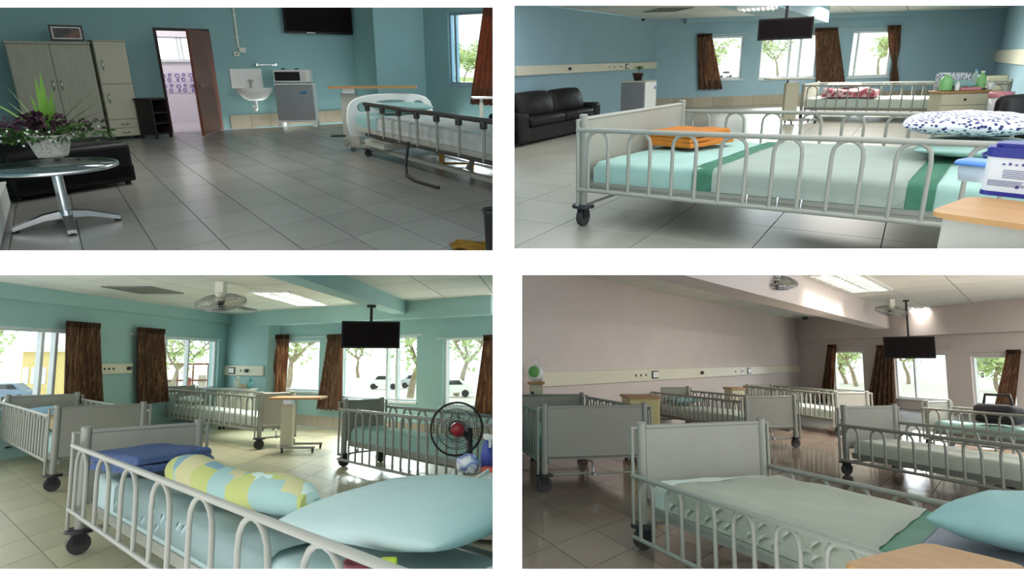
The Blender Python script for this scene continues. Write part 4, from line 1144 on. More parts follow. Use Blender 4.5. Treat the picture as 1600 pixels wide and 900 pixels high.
# cable, yellow stool, table beyond the bed, curtain, window things
M_yel = mat('yellow_plastic', (206, 160, 70), .5)
pts = [on_bed(t, R1, x, y, z) for x, y, z in ((1.62, -.085, .3), (1.64, -.11, .2), (1.70, -.16, .1), (1.80, -.2, .03), (2.0, -.22, .012), (2.4, -.2, .012))]
solo(R1, MB().tube([v-pts[0] for v in pts], .014, 7), 'power_cable', M_black, 'black power cable hanging from the electric bed to the floor', 'cable', pts[0])
q = g(714, 260)
cut_at(R1, bed1, 785)
t2 = thing(R1, 'step_stool', 'low yellow step stool on the floor under the electric bed', 'stool', q, 0)
MB().box(-.17, .17, -.09, .09, .15, .17, bev=.006).build('seat', M_yel, t2)
for x in (-.15, .15):
    for y in (-.07, .07): MB().box(x-.02, x+.02, y-.02, y+.02, 0, .15).build('leg', M_yel, t2)
MB().box(-.15, .15, -.012, .012, .02, .04).build('stretcher', M_yel, t2)
q = g(738, 214)
overbed_table(R1, 'white overbed table under the window, half behind the rail', q, .05, .6, .25, R1.hgt(g(748, 214), 152), .028, top=M_whitep, body=M_plas, colpos=.22, foot=.6)
cut_at(R1, [o_ for o_ in bpy.data.objects if o_.get('label', '').startswith('white overbed table under')][0], 777)
curtain(R1, 'rust brown curtain at the single room window', kc2, c1b, 760, 786, 8, 162, M_curt1, 5, .02, bl=738, br=786, seed=3)
# --- black sofa, left
a = g(24, 318); bpt = g(216, 287); an = angle(bpt-a); w = (bpt-a).length
h = R1.hgt(bpt, 222)
t = thing(R1, 'sofa', 'black leather sofa behind the round glass table', 'sofa', a, an)
SD = 1.15
MB().box(0, w, 0, SD, .03, h*.5, bev=.02, seg=3).build('base', M_leather, t)
MB().box(.0, w, 0, .22, .03, h, bev=.04, seg=4).build('armrest', M_leather, t)
MB().box(.0, w, SD-.22, SD, .03, h, bev=.04, seg=4).build('armrest', M_leather, t)
MB().box(.0, w*.3, .22, SD-.22, .03, h*1.45, bev=.05, seg=4).build('backrest', M_leather, t)
for k in range(2):
    y0 = .225+k*(SD-.45)/2
    MB().box(w*.3, w*.99, y0, y0+(SD-.45)/2-.004, h*.5, h*.78, bev=.04, seg=4).build('seat_cushion', M_leather, t)
for x in (.05, w-.05):
    for y in (.06, SD-.06): MB().cyl((x, y, 0), (x, y, .035), .025, n=8).build('foot', M_black, t)

# --- round glass table with star base
bc = g(108, 354); ht = R1.hgt(bc, 258); k = R1.mpp(bc)
M_tglass = mat('dark_reflective_table_glass', (70, 84, 84), .06, spec=.9, var=.02)
t = thing(R1, 'round_table', 'round glass café table with chrome rim and star foot', 'table', bc, .3)
rt_ = 87*k*.96
MB().lathe([(.0, ht-.012), (rt_-.012, ht-.012), (rt_-.012, ht-.002), (0, ht-.002)], 48).build('glass_top', M_tglass, t)
MB().lathe([(rt_-.014, ht-.022), (rt_, ht-.02), (rt_+.003, ht-.01), (rt_, ht), (rt_-.014, ht), (rt_-.014, ht-.022)], 48).build('rim', M_chrome, t)
MB().cyl((0, 0, .06), (0, 0, ht-.022), .030, n=20).cyl((0, 0, ht-.03), (0, 0, ht-.013), .09, n=20).build('column', M_chrome, t)
MB().lathe([(.0, .045), (.045, .045), (.05, .07), (.034, .10), (0, .10)], 16).build('hub', M_steel, t)
for i in range(4):
    Mz = Matrix.Rotation(i*PI/2+.35, 4, 'Z')
    b = MB(); prof = [(.03, .085, .034, .022), (.12, .075, .028, .018), (.22, .045, .024, .014), (.29, .024, .024, .012)]
    rows = [[Mz @ V((x, s * w_, z + u * th)) for s, u in ((-1, -1), (1, -1), (1, 1), (-1, 1))] for x, z, w_, th in prof]
    vs = [v for r in rows for v in r]
    b._faces(vs, [(r*4+j, r*4+(j+1) % 4, (r+1)*4+(j+1) % 4, (r+1)*4+j) for r in range(3) for j in range(4)]+[(0, 3, 2, 1), (12, 13, 14, 15)])
    l = b.build('foot', M_chrome, t); MB().cyl(Mz @ V((.275, 0, 0)), Mz @ V((.275, 0, .016)), .02, n=10).build('glide', M_black, l)
# --- potted plant
pp = R1.g(84, 246, ht); M_pot = ramp_mat('white_woven_pot', 'voronoi', [(.0, (236, 232, 222)), (.55, (222, 216, 206)), (.9, (186, 178, 166))], 60, .8, bump=.4)
t = thing(R1, 'potted_plant', 'white woven pot of purple and green foliage on glass table', 'plant', (pp.x, pp.y, ht+.005), .2)
pr_ = 24*k
MB().lathe([(.0, 0), (pr_*.72, 0), (pr_*.8, .02), (pr_*1.12, 34*k), (pr_*1.15, 36*k), (pr_*1.02, 36*k), (pr_*.95, 33*k), (0, 33*k)], 32, sq=7).build('pot', M_pot, t, 'white woven pot')
MB().lathe([(0, .0), (pr_*.9, 0), (pr_*.9, .008), (0, .012)], 16, z=33*k).build('soil', M_soil, t)
rnd = random.Random(5); z0 = 35*k
f = MB()
for i in range(420):
    th, rr = rnd.uniform(0, 2*PI), abs(rnd.gauss(0, .10)); q = V((rr*math.cos(th)*1.55-.02, rr*math.sin(th), z0+.02+rnd.uniform(0, .13)*(1-rr*2)))
    Rr = Euler((rnd.uniform(-1, 1), rnd.uniform(-1, 1), th)).to_matrix(); s = rnd.uniform(.016, .03)
    f._faces([q+Rr @ V(v) for v in ((-s, 0, 0), (0, -s*.6, .004), (s, 0, 0), (0, s*.6, .004))], [(0, 1, 2, 3)])
f.build('purple_foliage', M_purple, t, kind='stuff')
f = MB()
for i in range(420):
    th, rr = rnd.uniform(0, 2*PI), .08+abs(rnd.gauss(0, .10)); q = V((rr*math.cos(th)*1.5-.06, rr*math.sin(th), z0-.045+rnd.uniform(0, .10)*(1-rr)))
    Rr = Euler((rnd.uniform(-.9, .9), rnd.uniform(-.9, .9), th)).to_matrix(); s = rnd.uniform(.014, .028)
    f._faces([q+Rr @ V(v) for v in ((-s, 0, 0), (0, -s*.5, .004), (s, 0, 0), (0, s*.5, .004))], [(0, 1, 2, 3)])
f.build('green_foliage', M_leafd, t, kind='stuff')
f = MB()
for i in range(46):
    th, rr = rnd.uniform(0, 2*PI), .12+abs(rnd.gauss(0, .09)); f.sphere((rr*math.cos(th)*1.5-.07, rr*math.sin(th)-.02, z0-.02+rnd.uniform(-.02, .07)), .0075, 6, 4)
f.build('white_flowers', M_whitep, t, kind='stuff')
for dx, dy, dz, ln, wd, dr in ((.3, -.2, 1, .24, .04, .5), (-.35, -.1, 1, .26, .04, .7), (.55, .1, .8, .3, .034, .9), (.12, -.1, 1, .30, .045, .35), (.0, .0, 1, .27, .04, .25), (-.75, .1, .8, .36, .034, .8), (-.5, -.1, .9, .2, .03, .6), (.8, .1, .7, .34, .03, .5), (1, 0, .75, .30, .02, .8), (.9, -.3, .4, .36, .06, .5), (.7, -.5, .35, .3, .05, .4), (-.9, -.3, .35, .3, .05, .4), (.35, -.1, 1, .17, .03, .5), (-.25, .2, 1, .2, .03, .4)):
    f = MB(); leafy(f, (dx*.04, dy*.04, z0), (dx, dy, dz), ln*1.35, wd*1.15, dr*.6); f.build('strap_leaf', M_leaf, t)
# --- low white cupboard at the left edge
ca, cb = g(1, 396), g(18, 322); an = angle(cb-ca); w = (cb-ca).length
t = thing(R1, 'low_cupboard', 'low white cupboard along the left edge beside the sofa', 'cupboard', ca, an)
MB().box(0, w, .012, .4, 0, .165, bev=.004).build('carcass', M_whitep, t)
for k_ in range(2): MB().box(.01+k_*w/2, w/2-.006+k_*w/2, 0, .012, .02, .155, bev=.003).build('door', M_whitep, t)
MB().box(-.01, w, -.006, .41, .165, .18, bev=.003).build('top', M_whitep, t)
# --- bits at the front
q = g(740, 388); b = MB().grid(lambda u, v: ((u-.5)*.24+.02*math.sin(7*v), (v-.5)*.2+.02*math.sin(6*u), .016+.014*math.sin(9*u+4*v)*math.sin(8*v+2)), 14, 12, .004)
solo(R1, b, 'cloth', mat('mustard_cloth', (178, 140, 52), .9, scale=14, rgb2=(140, 104, 40)), 'crumpled mustard cloth lying on the tiles in front of the bed', 'cloth', q)
q = g(776, 402); t = thing(R1, 'waste_bin', 'tall dark grey waste bin at the front of the single room', 'bin', q)
MB().lathe([(.0, 0), (.055, 0), (.068, .25), (.072, .25), (.072, .26), (.062, .26), (.06, .24), (.05, .01), (0, .01)], 20).build('body', M_dark, t)
MB().lathe([(.073, .25), (.076, .255), (.076, .265), (.071, .265), (.071, .25), (.073, .25)], 20).build('rim', M_black, t)
# --- outside the window
og = MB().prism(ccw([tuple(v[:2]) for v in (kc2+V((.1, .6, 0)), c1b+V((-.1, .25, 0)), g(788, 118), g(640, 112))]), -.3, -.25)
structure(R1, og, 'ground_outside', M_outgrass)
for i, (x, y, h, lab) in enumerate(((724, 132, 1.9, 'thin dark-stemmed tree on the lawn outside the single room'), (708, 122, 2.6, 'farther bushy tree at the back of the lawn, single room window'), (752, 124, 2.7, 'leafy tree behind the curtain edge, single room window'))):
    p = g(x, y, -.25); tree(R1, lab, p, h, 1.5, 20+i, 900, trunk_r=.05, leaf=.09, lean=.1)
# ================================================================== room 2 : double bed room (upper right)
g = R2.g
bed2 = bed(R2, 'ward bed in the double room carrying orange towel and patterned pillow', (911, 352), -579, -1, 2.78, ('px', 1066), 1, 180, arches=10, sheet=M_mint, rt=.88, rb=.35, mt=.60, mb=.42, pr=.026)
L, W, ws, z, h, pr = BED[bed2.name]
cover(bed2, .78, 1.74, M_sheet, 'draw_sheet', .007, label='white draw sheet')
cover(bed2, .66, .80, M_green, 'draw_sheet_edge', .004, label='green edge of the draw sheet'); cover(bed2, 1.72, 1.86, M_green, 'draw_sheet_edge', .004, label='green edge of the draw sheet')
zt = z+h
for x_ in (1.06, 1.22): MB().tube([(x_, -.02, .30), (x_, -.05, .30), (x_, -.05, .245), (x_+.12, -.05, .245), (x_+.12, -.05, .30), (x_+.12, -.02, .30)], .006, 6).build('rail_catch', M_chrome, bed2, 'chrome rail catch')
q = keep_in(bed2, R2, R2.g(1022, 221, zt+.03), .30, .36); an2 = angle(R2.way(-579)*-1)
towel(R2, 'folded orange towel on the foot of the double room bed', q, an2-.25, .38, .50, .10, mat('orange_terry', (184, 112, 36), .95, var=.12, scale=30, bump=.4), 3)
M_pat = ramp_mat('white_pillowcase_with_navy_print', 'voronoi', [(.0, (40, 46, 96)), (.36, (56, 62, 112)), (.44, (214, 216, 224)), (1, (224, 226, 230))], 44, .85)
q = keep_in(bed2, R2, R2.g(1530, 232, zt+.025), .36, .44); cushion(R2, 'plain mint pillow underneath the patterned one', q, an2, .60, .70, .09, M_mint)
q = keep_in(bed2, R2, R2.g(1512, 208, zt+.135), .36, .42); cushion(R2, 'white pillow with navy blue print lying on a mint pillow', q, an2+.06, .66, .66, .13, M_pat)
bed2b = bed(R2, 'farther ward bed in the double room under the middle windows', (1250, 188), -579, -1, 2.75, 1.0, 1, 131, arches=9, sheet=M_sheet, rt=.95, rb=.25, mt=.62, mb=.38, pr=.024)
z, h = BED[bed2b.name][3:5]; zt = z+h
M_red = ramp_mat('red_and_pink_printed_blanket', 'wave', [(.3, (150, 52, 66)), (.45, (196, 110, 122)), (.55, (226, 206, 208)), (.68, (160, 66, 84))], 1, .9, (9, 9, 9))
q = on_bed(bed2b, R2, .42, .48, zt+.02); o = mattress_mesh(.78, .55, .12, .05, 12, 8, .016).build('blanket', M_red); o.matrix_world = frame(R2, q+V((-.39, -.27, 0)), an2); tag(o, 'crumpled red and pink blanket on the farther double room bed', 'blanket')
M_flo = ramp_mat('white_cloth_with_yellow_green_print', 'wave', [(.38, (236, 226, 226)), (.55, (214, 206, 120)), (.7, (226, 190, 196))], 1, .9, (12, 12, 12))
q = on_bed(bed2b, R2, .52, .50, zt+.165); cushion(R2, 'small white and yellow printed pillow on the red blanket', q, an2, .5, .4, .07, M_flo)
# overbed table between the beds
overbed_table(R2, 'cream overbed table at the foot of the farther double room bed', g(1197, 196), .0, .66, .3, R2.hgt(g(1240, 196), 122), .105, top=M_cream, body=M_cream, colpos=.62, foot=.6)
# sofa along the left wall
a = g(813, 231); dv = R2.way(1445); an = angle(dv)
t = thing(R2, 'sofa', 'two-seat black leather sofa against the pale blue wall', 'sofa', a, an)
Ls = 2.6; ht = R2.hgt(a, 150); D = .50
MB().box(0, Ls, .03, D, .03, ht*.36, bev=.02).build('base', M_leather, t)
for x in (0, Ls-.28): MB().box(x, x+.28, 0, D, .03, ht*.66, bev=.05, seg=4).build('armrest', M_leather, t)
for k in range(2):
    x0 = .29+k*(Ls-.58)/2; x1 = x0+(Ls-.58)/2-.006
    MB().box(x0, x1, -.02, D-.16, ht*.36, ht*.56, bev=.05, seg=4).build('seat_cushion', M_leather, t)
    c = pillow_mesh(x1-x0, ht*.62, .30).build('back_cushion', M_leather, t); c.matrix_local = Matrix.Translation(((x0+x1)/2, D-.26, ht*.74)) @ Matrix.Rotation(PI/2-.25, 4, 'X') @ Matrix.Translation((0, 0, -.15))
MB().box(.28, Ls-.28, D-.12, D, .03, ht*.86, bev=.04, seg=3).build('backrest', M_leather, t)
for x in (.06, Ls-.06):
    for y in (.08, D-.06): MB().cyl((x, y, 0), (x, y, .035), .025, n=8).build('foot', M_black, t)
# fridge with potted plant
p = g(1009, 204); ee = R2.way(1445); an = angle(ee)
k = R2.mpp(p); t = thing(R2, 'fridge', 'small grey fridge with white sides beside the black sofa', 'fridge', p, an+PI/2)
# local x runs to the left (away from the viewer's right), y runs towards the wall behind
hf = R2.hgt(p, 126); wf = 38*k; df = 30*k*1.6
T = Matrix.Rotation(-PI/2, 4, 'Z')
t.matrix_world = frame(R2, p, angle(g(1040, 198)-p))
MB().box(0, .36, .03, .44, .02, hf-.01, bev=.008).build('cabinet', M_whitep, t)
dd = MB().box(-.036, -.001, .03, .44, .03, hf-.03, bev=.012).build('door', mat('grey_fridge_door', (120, 124, 128), .4), t)
MB().box(-.038, .36, .028, .442, hf-.028, hf, bev=.005).build('top_panel', M_greyc, t)
MB().box(.29, .33, .026, .031, hf*.82, hf*.88).build('label_sticker', M_blue_s, t, 'blue sticker')
for x in (.03, .32):
    for y in (.06, .4): MB().cyl((x, y, 0), (x, y, .022), .018, n=8).build('foot', M_black, t)
q = R2.M.inverted() @ t.matrix_world @ V((.06, .20, hf))
t = thing(R2, 'potted_plant', 'small green plant in a brown pot on the grey fridge', 'plant', q)
MB().lathe([(0, 0), (.055, 0), (.085, .10), (.09, .10), (.09, .115), (.075, .115), (.07, .10), (0, .10)], 18).build('pot', mat('brown_glazed_pot', (70, 44, 38), .4), t, 'brown pot')
MB().lathe([(0, .0), (.07, 0), (0, .01)], 12, z=.1).build('soil', M_soil, t)
MB().tube([(0, 0, .1), (.01, 0, .16), (.03, 0, .2)], .008, 6).build('stem', M_bark, t)
for i in range(12):
    f = MB(); th = i*2.4; leafy(f, (.02, 0, .16+.004*i), (math.cos(th), math.sin(th), .7), .10, .06, 1.0, 4); f.build('leaf', M_leaf, t)
# trunkings, camera, vent, light, television
trunking(R2, 'cream service trunking on the left wall over the black sofa', w2l, p2c, 803, 1023, 103.5, 119, (('outlet', 885), ('switch', 948), ('switch', 956), ('socket', 966), ('wide', 976)), yt2=96.5, yb2=107)
trunking(R2, 'cream service trunking on the right wall over the bedside cabinet', p2d, w2r, 1531, 1625, 81, 94, (('outlet', 1546),), yt2=73.5, yb2=103)
q = R2.g(1005, 27, Z2); t = thing(R2, 'dome_camera', 'small dome camera in the ceiling corner of the double room', 'camera', (q.x, q.y, Z2))
MB().cyl((0, 0, -.025), (0, 0, -.001), .06, n=16).build('mount', M_whitep, t); MB().lathe([(.05, -.025), (.045, -.05), (.025, -.068), (0, -.074)], 16).build('dome', M_dark, t)
vent(R2, 'grey square ceiling vent over the sofa corner', ((1005, 18), (1032, 11.5), (1045, 19)), Z2, 8)
t = ceiling_light(R2, 'louvred ceiling light at the top edge of the double room', ((1150, 10), (1212, 6), (1160, 14)), Z2-.302, 2, 8)
hung_tv(R2, 'black television hanging from the ceiling of the double room', 1187, 1267, 29, 61, 8.6, Z2-.3, .0, .05)
# windows: rods and curtains
for lab, xl, xr, y in (('white rod over the first double room window from the sofa', 1084, 1166, 55), ('white rod over the middle double room window', 1183, 1322, 49), ('white rod over the double room window next to the cabinet', 1322, 1412, 46)):
    curtain_rod(R2, lab, p2c, p2d, xl, xr, y)
curtain(R2, 'brown curtain at the double room window nearest the fridge', p2c, p2d, 1088, 1111, 57, 140, M_curt, 4, .022, bl=1090, br=1127, seed=11)
curtain(R2, 'wide brown curtain beside the television in the double room', p2c, p2d, 1271, 1306, 48, 131, M_curt, 6, .022, bl=1273, br=1317, seed=12)
curtain(R2, 'narrow tied brown curtain at the last double room window', p2c, p2d, 1384, 1405, 44, 133, M_curt, 4, .02, bl=1388, br=1402, gather=.55, seed=13)
# bedside cabinet and what stands on it
p, an, w = face_on(R2, 1462, 1534, 203, 201)
ht = R2.hgt(p, 143)
t = thing(R2, 'bedside_cabinet', 'cream bedside cabinet with oak top, crowded with bottles', 'cabinet', p, an)
MB().box(0, w, .01, .29, .03, ht-.03, bev=.004).build('carcass', M_cream, t)
MB().box(-.02, w+.02, -.02, .31, ht-.03, ht, bev=.006).build('top', M_wood, t)
dd = MB().box(.01, w-.01, -.006, .01, .05, ht*.62, bev=.003).build('door', M_cream, t); MB().cyl((w*.85, -.03, ht*.4), (w*.85, -.006, ht*.4), .014, n=8).build('knob', M_black, dd)
dr = MB().box(.01, w-.01, -.006, .01, ht*.64, ht-.04, bev=.003).build('drawer', M_cream, t); MB().cyl((w*.5, -.03, ht*.78), (w*.5, -.006, ht*.78), .014, n=8).build('knob', M_black, dr)
for x in (.04, w-.04):
    for y in (.05, .26): MB().cyl((x, y, 0), (x, y, .032), .02, n=8).build('foot', M_black, t)
at = lambda x, y: R2.M.inverted() @ frame(R2, p, an) @ V((x, y*.72, ht+.008))
M_gb = clear_plastic('green_tinted_bottle_plastic', (150, 214, 140), .75); M_clear = clear_plastic('clear_bottle_plastic', (214, 230, 226), .45)
def jar(lab, x, y, h, r, m, capm): return bottle(R2, lab, at(x, y), h, r, m, capm)
jar('round green plastic bottle, foremost on the cream bedside cabinet', .07, .1, .23, .08, M_gb, M_whitep)
jar('pale green bottle standing against the teal pouch', .565, .17, .24, .058, M_gb, M_whitep)
jar('small white bottle at the cabinet edge under the green one', .18, -.01, .12, .028, M_whitep, M_whitep)
jar('clear water bottle at the back of the cream bedside cabinet', .57, .37, .27, .045, M_clear, M_blue_s)
cushion(R2, 'soft teal pouch lying on the crowded bedside cabinet', at(.335, .2)+V((0, 0, .008)), an, .33, .13, .12, M_teal, 'pouch', 'pouch')
o = mattress_mesh(.44, .06, .22, .025, 8, 4).build('printed_bag', M_pat); o.matrix_world = frame(R2, at(.27, .36)+V((-.22, -.01, .004)), an); tag(o, 'grey and navy printed bag behind the teal pouch', 'bag')
t = thing(R2, 'tray', 'pink tray in front of the teal pouch', 'tray', at(.36, .0), an)
M_pinkp = mat('pink_plastic', (216, 140, 150), .4)
MB().box(-.13, .13, -.03, .03, 0, .012, bev=.004).build('tray_floor', M_pinkp, t)
for y_ in (-.03, .025): MB().box(-.13, .13, y_, y_+.005, .012, .035).build('tray_edge', M_pinkp, t)
solo(R2, MB().box(-.03, .03, -.015, .015, 0, .02, bev=.005), 'remote_control', M_dark, 'black remote control lying on the crowded cabinet', 'remote', at(.535, -.01), an)
solo(R2, MB().lathe([(0, 0), (.018, 0), (.019, .04), (0, .04)], 12), 'small_tin', mat('red_tin', (150, 60, 56), .4), 'small red tin standing in the pink tray', 'tin', at(.30, .0)+V((0, 0, .014)), an)
t = thing(R2, 'mug', 'white mug at the right end of the crowded bedside cabinet', 'mug', at(.625, .02), 0)
MB().lathe([(0, 0), (.036, 0), (.04, .09), (.035, .09), (.031, .01), (0, .01)], 16).build('cup', M_whitep, t); MB().tube([(.036, 0, .07), (.07, 0, .065), (.07, 0, .03), (.036, 0, .022)], .007, 6).build('handle', M_whitep, t)
# tall tub and beige carton beside the cabinet
q = g(1552, 206); t = thing(R2, 'storage_tub', 'tall pale tub with pink lid beside the bedside cabinet', 'tub', q, 0); k = R2.mpp(q); hh = R2.hgt(q, 143)
MB().lathe([(0, 0), (11*k, 0), (13*k, hh*.86), (0, hh*.86)], 20, sq=4).build('body', clear_plastic('frosted_white_plastic', (226, 222, 226), .9), t); MB().lathe([(0, hh*.86), (14*k, hh*.86), (14*k, hh*.97), (12*k, hh), (0, hh)], 20, sq=4).build('lid', M_pinkp, t, 'pink lid'); MB().tube([(11*k, 0, hh*.92), (20*k, 0, hh), (22*k, 0, hh*.9), (13*k, 0, hh*.8)], .008, 6).build('handle', M_whitep, t)
q = g(1552, 179); t = thing(R2, 'bedside_chair', 'beige backed chair in the right corner of the double room', 'chair', q, -.3); hh = R2.hgt(q, 118)
MB().box(-.17, .17, -.16, .16, hh*.5, hh*.55, bev=.02).build('seat', M_cream, t); MB().box(-.16, .16, .12, .16, hh*.6, hh, bev=.03, seg=3).build('backrest', M_cream, t)
for x in (-.15, .15):
    for y in (-.14, .14): MB().cyl((x, y, 0), (x, y, hh*.5 if y < 0 else hh*.8), .014, n=8).build('leg', M_steel, t)
q = g(1594, 226); t = thing(R2, 'armchair', 'black armchair at the right edge of the double room', 'armchair', q, .5); hh = R2.hgt(q, 150)
MB().box(-.15, .45, -.3, .3, .06, hh*.48, bev=.05, seg=3).build('seat', M_leather, t); MB().box(-.06, .5, .18, .34, .06, hh, bev=.08, seg=4).build('backrest', M_leather, t)
MB().box(-.15, .0, -.3, .3, .06, hh*.68, bev=.06, seg=3).build('armrest', M_leather, t)
for x in (-.1, .4):
    for y in (-.25, .28): MB().cyl((x, y, 0), (x, y, .07), .02, n=8).build('foot', M_black, t)
# near overbed table with the two containers
ht = .52
A, B = R2.g(1450, 330, ht), R2.g(1612, 352, ht); an = angle(B-A)
Lg, Dp = 1.0, .36
t = thing(R2, 'overbed_table', 'oak-topped overbed table in the foreground of the double room', 'table', (A.x, A.y, 0), an)
def rr(x0, x1, y0, y1, r, n=6):
    out = []
    for cx, cy, a0 in ((x1-r, y1-r, 0), (x0+r, y1-r, PI/2), (x0+r, y0+r, PI), (x1-r, y0+r, 1.5*PI)): out += [(cx+r*math.cos(a0+k*PI/2/n), cy+r*math.sin(a0+k*PI/2/n)) for k in range(n+1)]
    return out
MB().prism(rr(0, Lg, 0, Dp, .05), ht-.018, ht, bev=.004).build('tabletop', M_wood, t)
zb_ = min(z_/200 for z_ in range(0, 90) if R2.proj(R2.M.inverted() @ t.matrix_world @ V((.03, .04, z_/200)))[1] < 392)
MB().box(.03, Lg-.03, .04, Dp-.04, zb_, ht-.02, bev=.006).build('cabinet_body', M_greyc, t)
at2 = lambda x, y: R2.M.inverted() @ frame(R2, (A.x, A.y, 0), an) @ V((x, y, ht))
# clear box with blue lid
q = R2.g(1522, 282, ht); k = R2.mpp(q)
t = thing(R2, 'food_box', 'clear plastic food box with light blue lid behind the tub', 'container', q, an-.1)
hb_ = 27*k
MB().lathe([(0, 0), (18*k, 0), (22*k, hb_), (21*k, hb_), (17*k, .004), (0, .004)], 32, sq=6).build('box', clear_plastic('frosted_box_plastic', (206, 218, 226), .62), t)
M_lid = mat('light_blue_lid', (86, 140, 214), .35)
MB().lathe([(0, hb_+.006), (21*k, hb_+.006), (25*k, hb_+.002), (25.5*k, hb_-.005), (25.5*k, hb_+.004), (23*k, hb_+.012), (0, hb_+.014)], 32, sq=6).build('lid', M_lid, t, 'light blue lid')
MB().box(-10*k, 10*k, -8*k, 8*k, .005, .012).cyl((-12*k, 0, .02), (8*k, -5*k, .02), .008, n=8).build('contents', M_whitep, t)
# white tub with navy lid and printed front
q = R2.g(1592, 310, ht); k = R2.mpp(q); hh = (310-223)*k*.94; M_navy = mat('navy_blue_plastic', (36, 40, 128), .35); M_tubw = mat('white_tub', (214, 216, 220), .45)
t = thing(R2, 'wipes_tub', 'white tub with navy lid and base on oak table', 'tub', q, an)
hw, dp = 56*k, 58*k
MB().prism(rr(-hw, hw, -.0, dp, .03), .008, hh*.74, bev=0).build('tub_body', M_tubw, t)
MB().prism(rr(-hw-.002, hw+.002, -.002, dp+.002, .03), 0, hh*.085).build('base_band', M_navy, t, 'navy base')
MB().prism(rr(-hw-.004, hw+.004, -.004, dp+.004, .032), hh*.74, hh*.93, bev=.004).build('lid', M_navy, t, 'navy lid')
MB().prism(rr(-hw*.86, hw*.86, .006, dp-.008, .03), hh*.93, hh, bev=.004).build('lid_top', M_navy, t)
MB().tube([(-hw-.003, .04, hh*.8), (-hw-.016, .03, hh*.76), (-hw-.004, .02, hh*.7)], .006, 6).build('handle', M_navy, t)
pr_ = MB(); rnd = random.Random(3)
for i in range(9): x = -hw*.55+i*hw*.15; pr_.box(x, x+hw*.07, -.0012, .001, hh*.60, hh*.60+.009*(1 if i % 2 else .6))
for i in range(5): pr_.box(-hw*.5, -hw*.5+hw*rnd.uniform(.6, 1.1), -.0012, .001, hh*(.5-.035*i), hh*(.5-.035*i)+.002)
for i in range(4): pr_.box(-hw*.82, -hw*.82+hw*rnd.uniform(.8, 1.4), -.0012, .001, hh*(.29-.03*i), hh*(.29-.03*i)+.002)
pr_.cyl((-hw*.1, -.0012, hh*.2), (-hw*.1, .001, hh*.2), .006, n=10).box(hw*.1, hw*.3, -.0012, .001, hh*.17, hh*.22)
pr_.build('printed_label', mat('navy_print', (70, 76, 130), .5), t)
# outside
og = MB().prism(ccw([tuple(v[:2]) for v in (g(1060, hz2(1060)+66), g(1600, hz2(1600)+66), g(1640, hz2(1640)+14), g(1020, hz2(1020)+14))]), -.35, -.3)
structure(R2, og, 'ground_outside', M_outpave)
for i, (x, y, h, lab) in enumerate(((1128, 134, 2.6, 'branching tree outside the double room window nearest the fridge'), (1215, 124, 3.0, 'tree outside the middle double room window behind the television'), (1372, 118, 2.6, 'leafy tree outside the last double room window'))):
    tree(R2, lab, g(x, y, -.3), h, 2.0, 40+i, 500, trunk_r=.09, leaf=.12, lean=.4)
p = g(1132, 122, -.3); car(R2, 'white car parked outside the double room', p, .1, M_whitep, .6)
# ================================================================== room 3 : four-bedded room (lower left)
g = R3.g
G3 = 'ward beds'
b3 = bed(R3, 'nearest ward bed with blue towel, bolster and pillow, four-bedded room', (121, 866), -230, -1, 3.15, ('px', 312), 1, 668, arches=8, sheet=M_pale, rt=.86, rb=.36, mt=.645, mb=.42, pr=.024, far_drop=.30)
L, W, ws, z, h, pr = BED[b3.name]; zt = z+h+.016; an3 = angle(R3.way(-230)*-1)
cover(b3, .42, 2.05, M_pale, 'sheet', .012, drop=.85, wr=.011)
q = keep_in(b3, R3, R3.g(258, 716, zt+.034), .31, .32)
M_tow = mat('blue_terry', (78, 96, 136), .95, var=.15, scale=34, bump=.4)
towel(R3, 'crumpled blue towel folded at the foot of the nearest bed', q, an3+.35, .36, .44, .085, M_tow, 2)
# bolster along the near rail
M_bol = ramp_mat('green_yellow_blue_patchwork', 'cells', [(.0, (176, 184, 112)), (.2, (150, 182, 178)), (.42, (190, 186, 140)), (.62, (118, 154, 166)), (.8, (160, 174, 92)), (.92, (190, 212, 206))], 6.5, .9, const=True)
pa, pb = (keep_in(b3, R3, q_, .05, .115) for q_ in (R3.g(206, 772, zt+.03), R3.g(484, 828, zt+.03))); ba = angle(pb-pa); bl = (pb-pa).length; br_ = .075
b = MB(); rows = []
for i in range(21):
    u = i/20; rr_ = br_*(1-.5*abs(2*u-1)**9)*(1+.03*math.sin(u*40)); rows.append([V(((u-.5)*bl, rr_*math.cos(2*PI*j/20), br_*.93+rr_*.93*math.sin(2*PI*j/20)+.012*math.sin(u*9))) for j in range(20)])
vs = [v for r in rows for v in r]
b._faces(vs, [(i*20+j, i*20+(j+1) % 20, (i+1)*20+(j+1) % 20, (i+1)*20+j) for i in range(20) for j in range(20)], True)
b._faces(rows[0], [tuple(range(20))[::-1]]); b._faces(rows[-1], [tuple(range(20))])
t = thing(R3, 'bolster', 'long patchwork bolster in green, yellow and blue along the near rail', 'bolster', ((pa.x+pb.x)/2, (pa.y+pb.y)/2, zt+.04), ba)
b.build('case', M_bol, t)
k0, k1, k2 = R3.g(655, 782, zt+.03), R3.g(780, 798, zt+.03), R3.g(588, 888, zt+.03); pa_ = angle(k1-k0); ex = (k1-k0).normalized(); dp_ = (k2-k0).length; wp_ = .62
q = k0+ex*wp_*.48-V((-ex.y, ex.x, 0))*dp_*.44
cushion(R3, 'large pale blue pillow at the head of the nearest bed', (q.x, q.y, zt+.03), pa_, wp_, dp_*.90, .15, M_pale)
cut_at(R3, [o_ for o_ in bpy.data.objects if o_.get('label', '').startswith('large pale blue')][0], 785)
cut_at(R3, b3, 786)
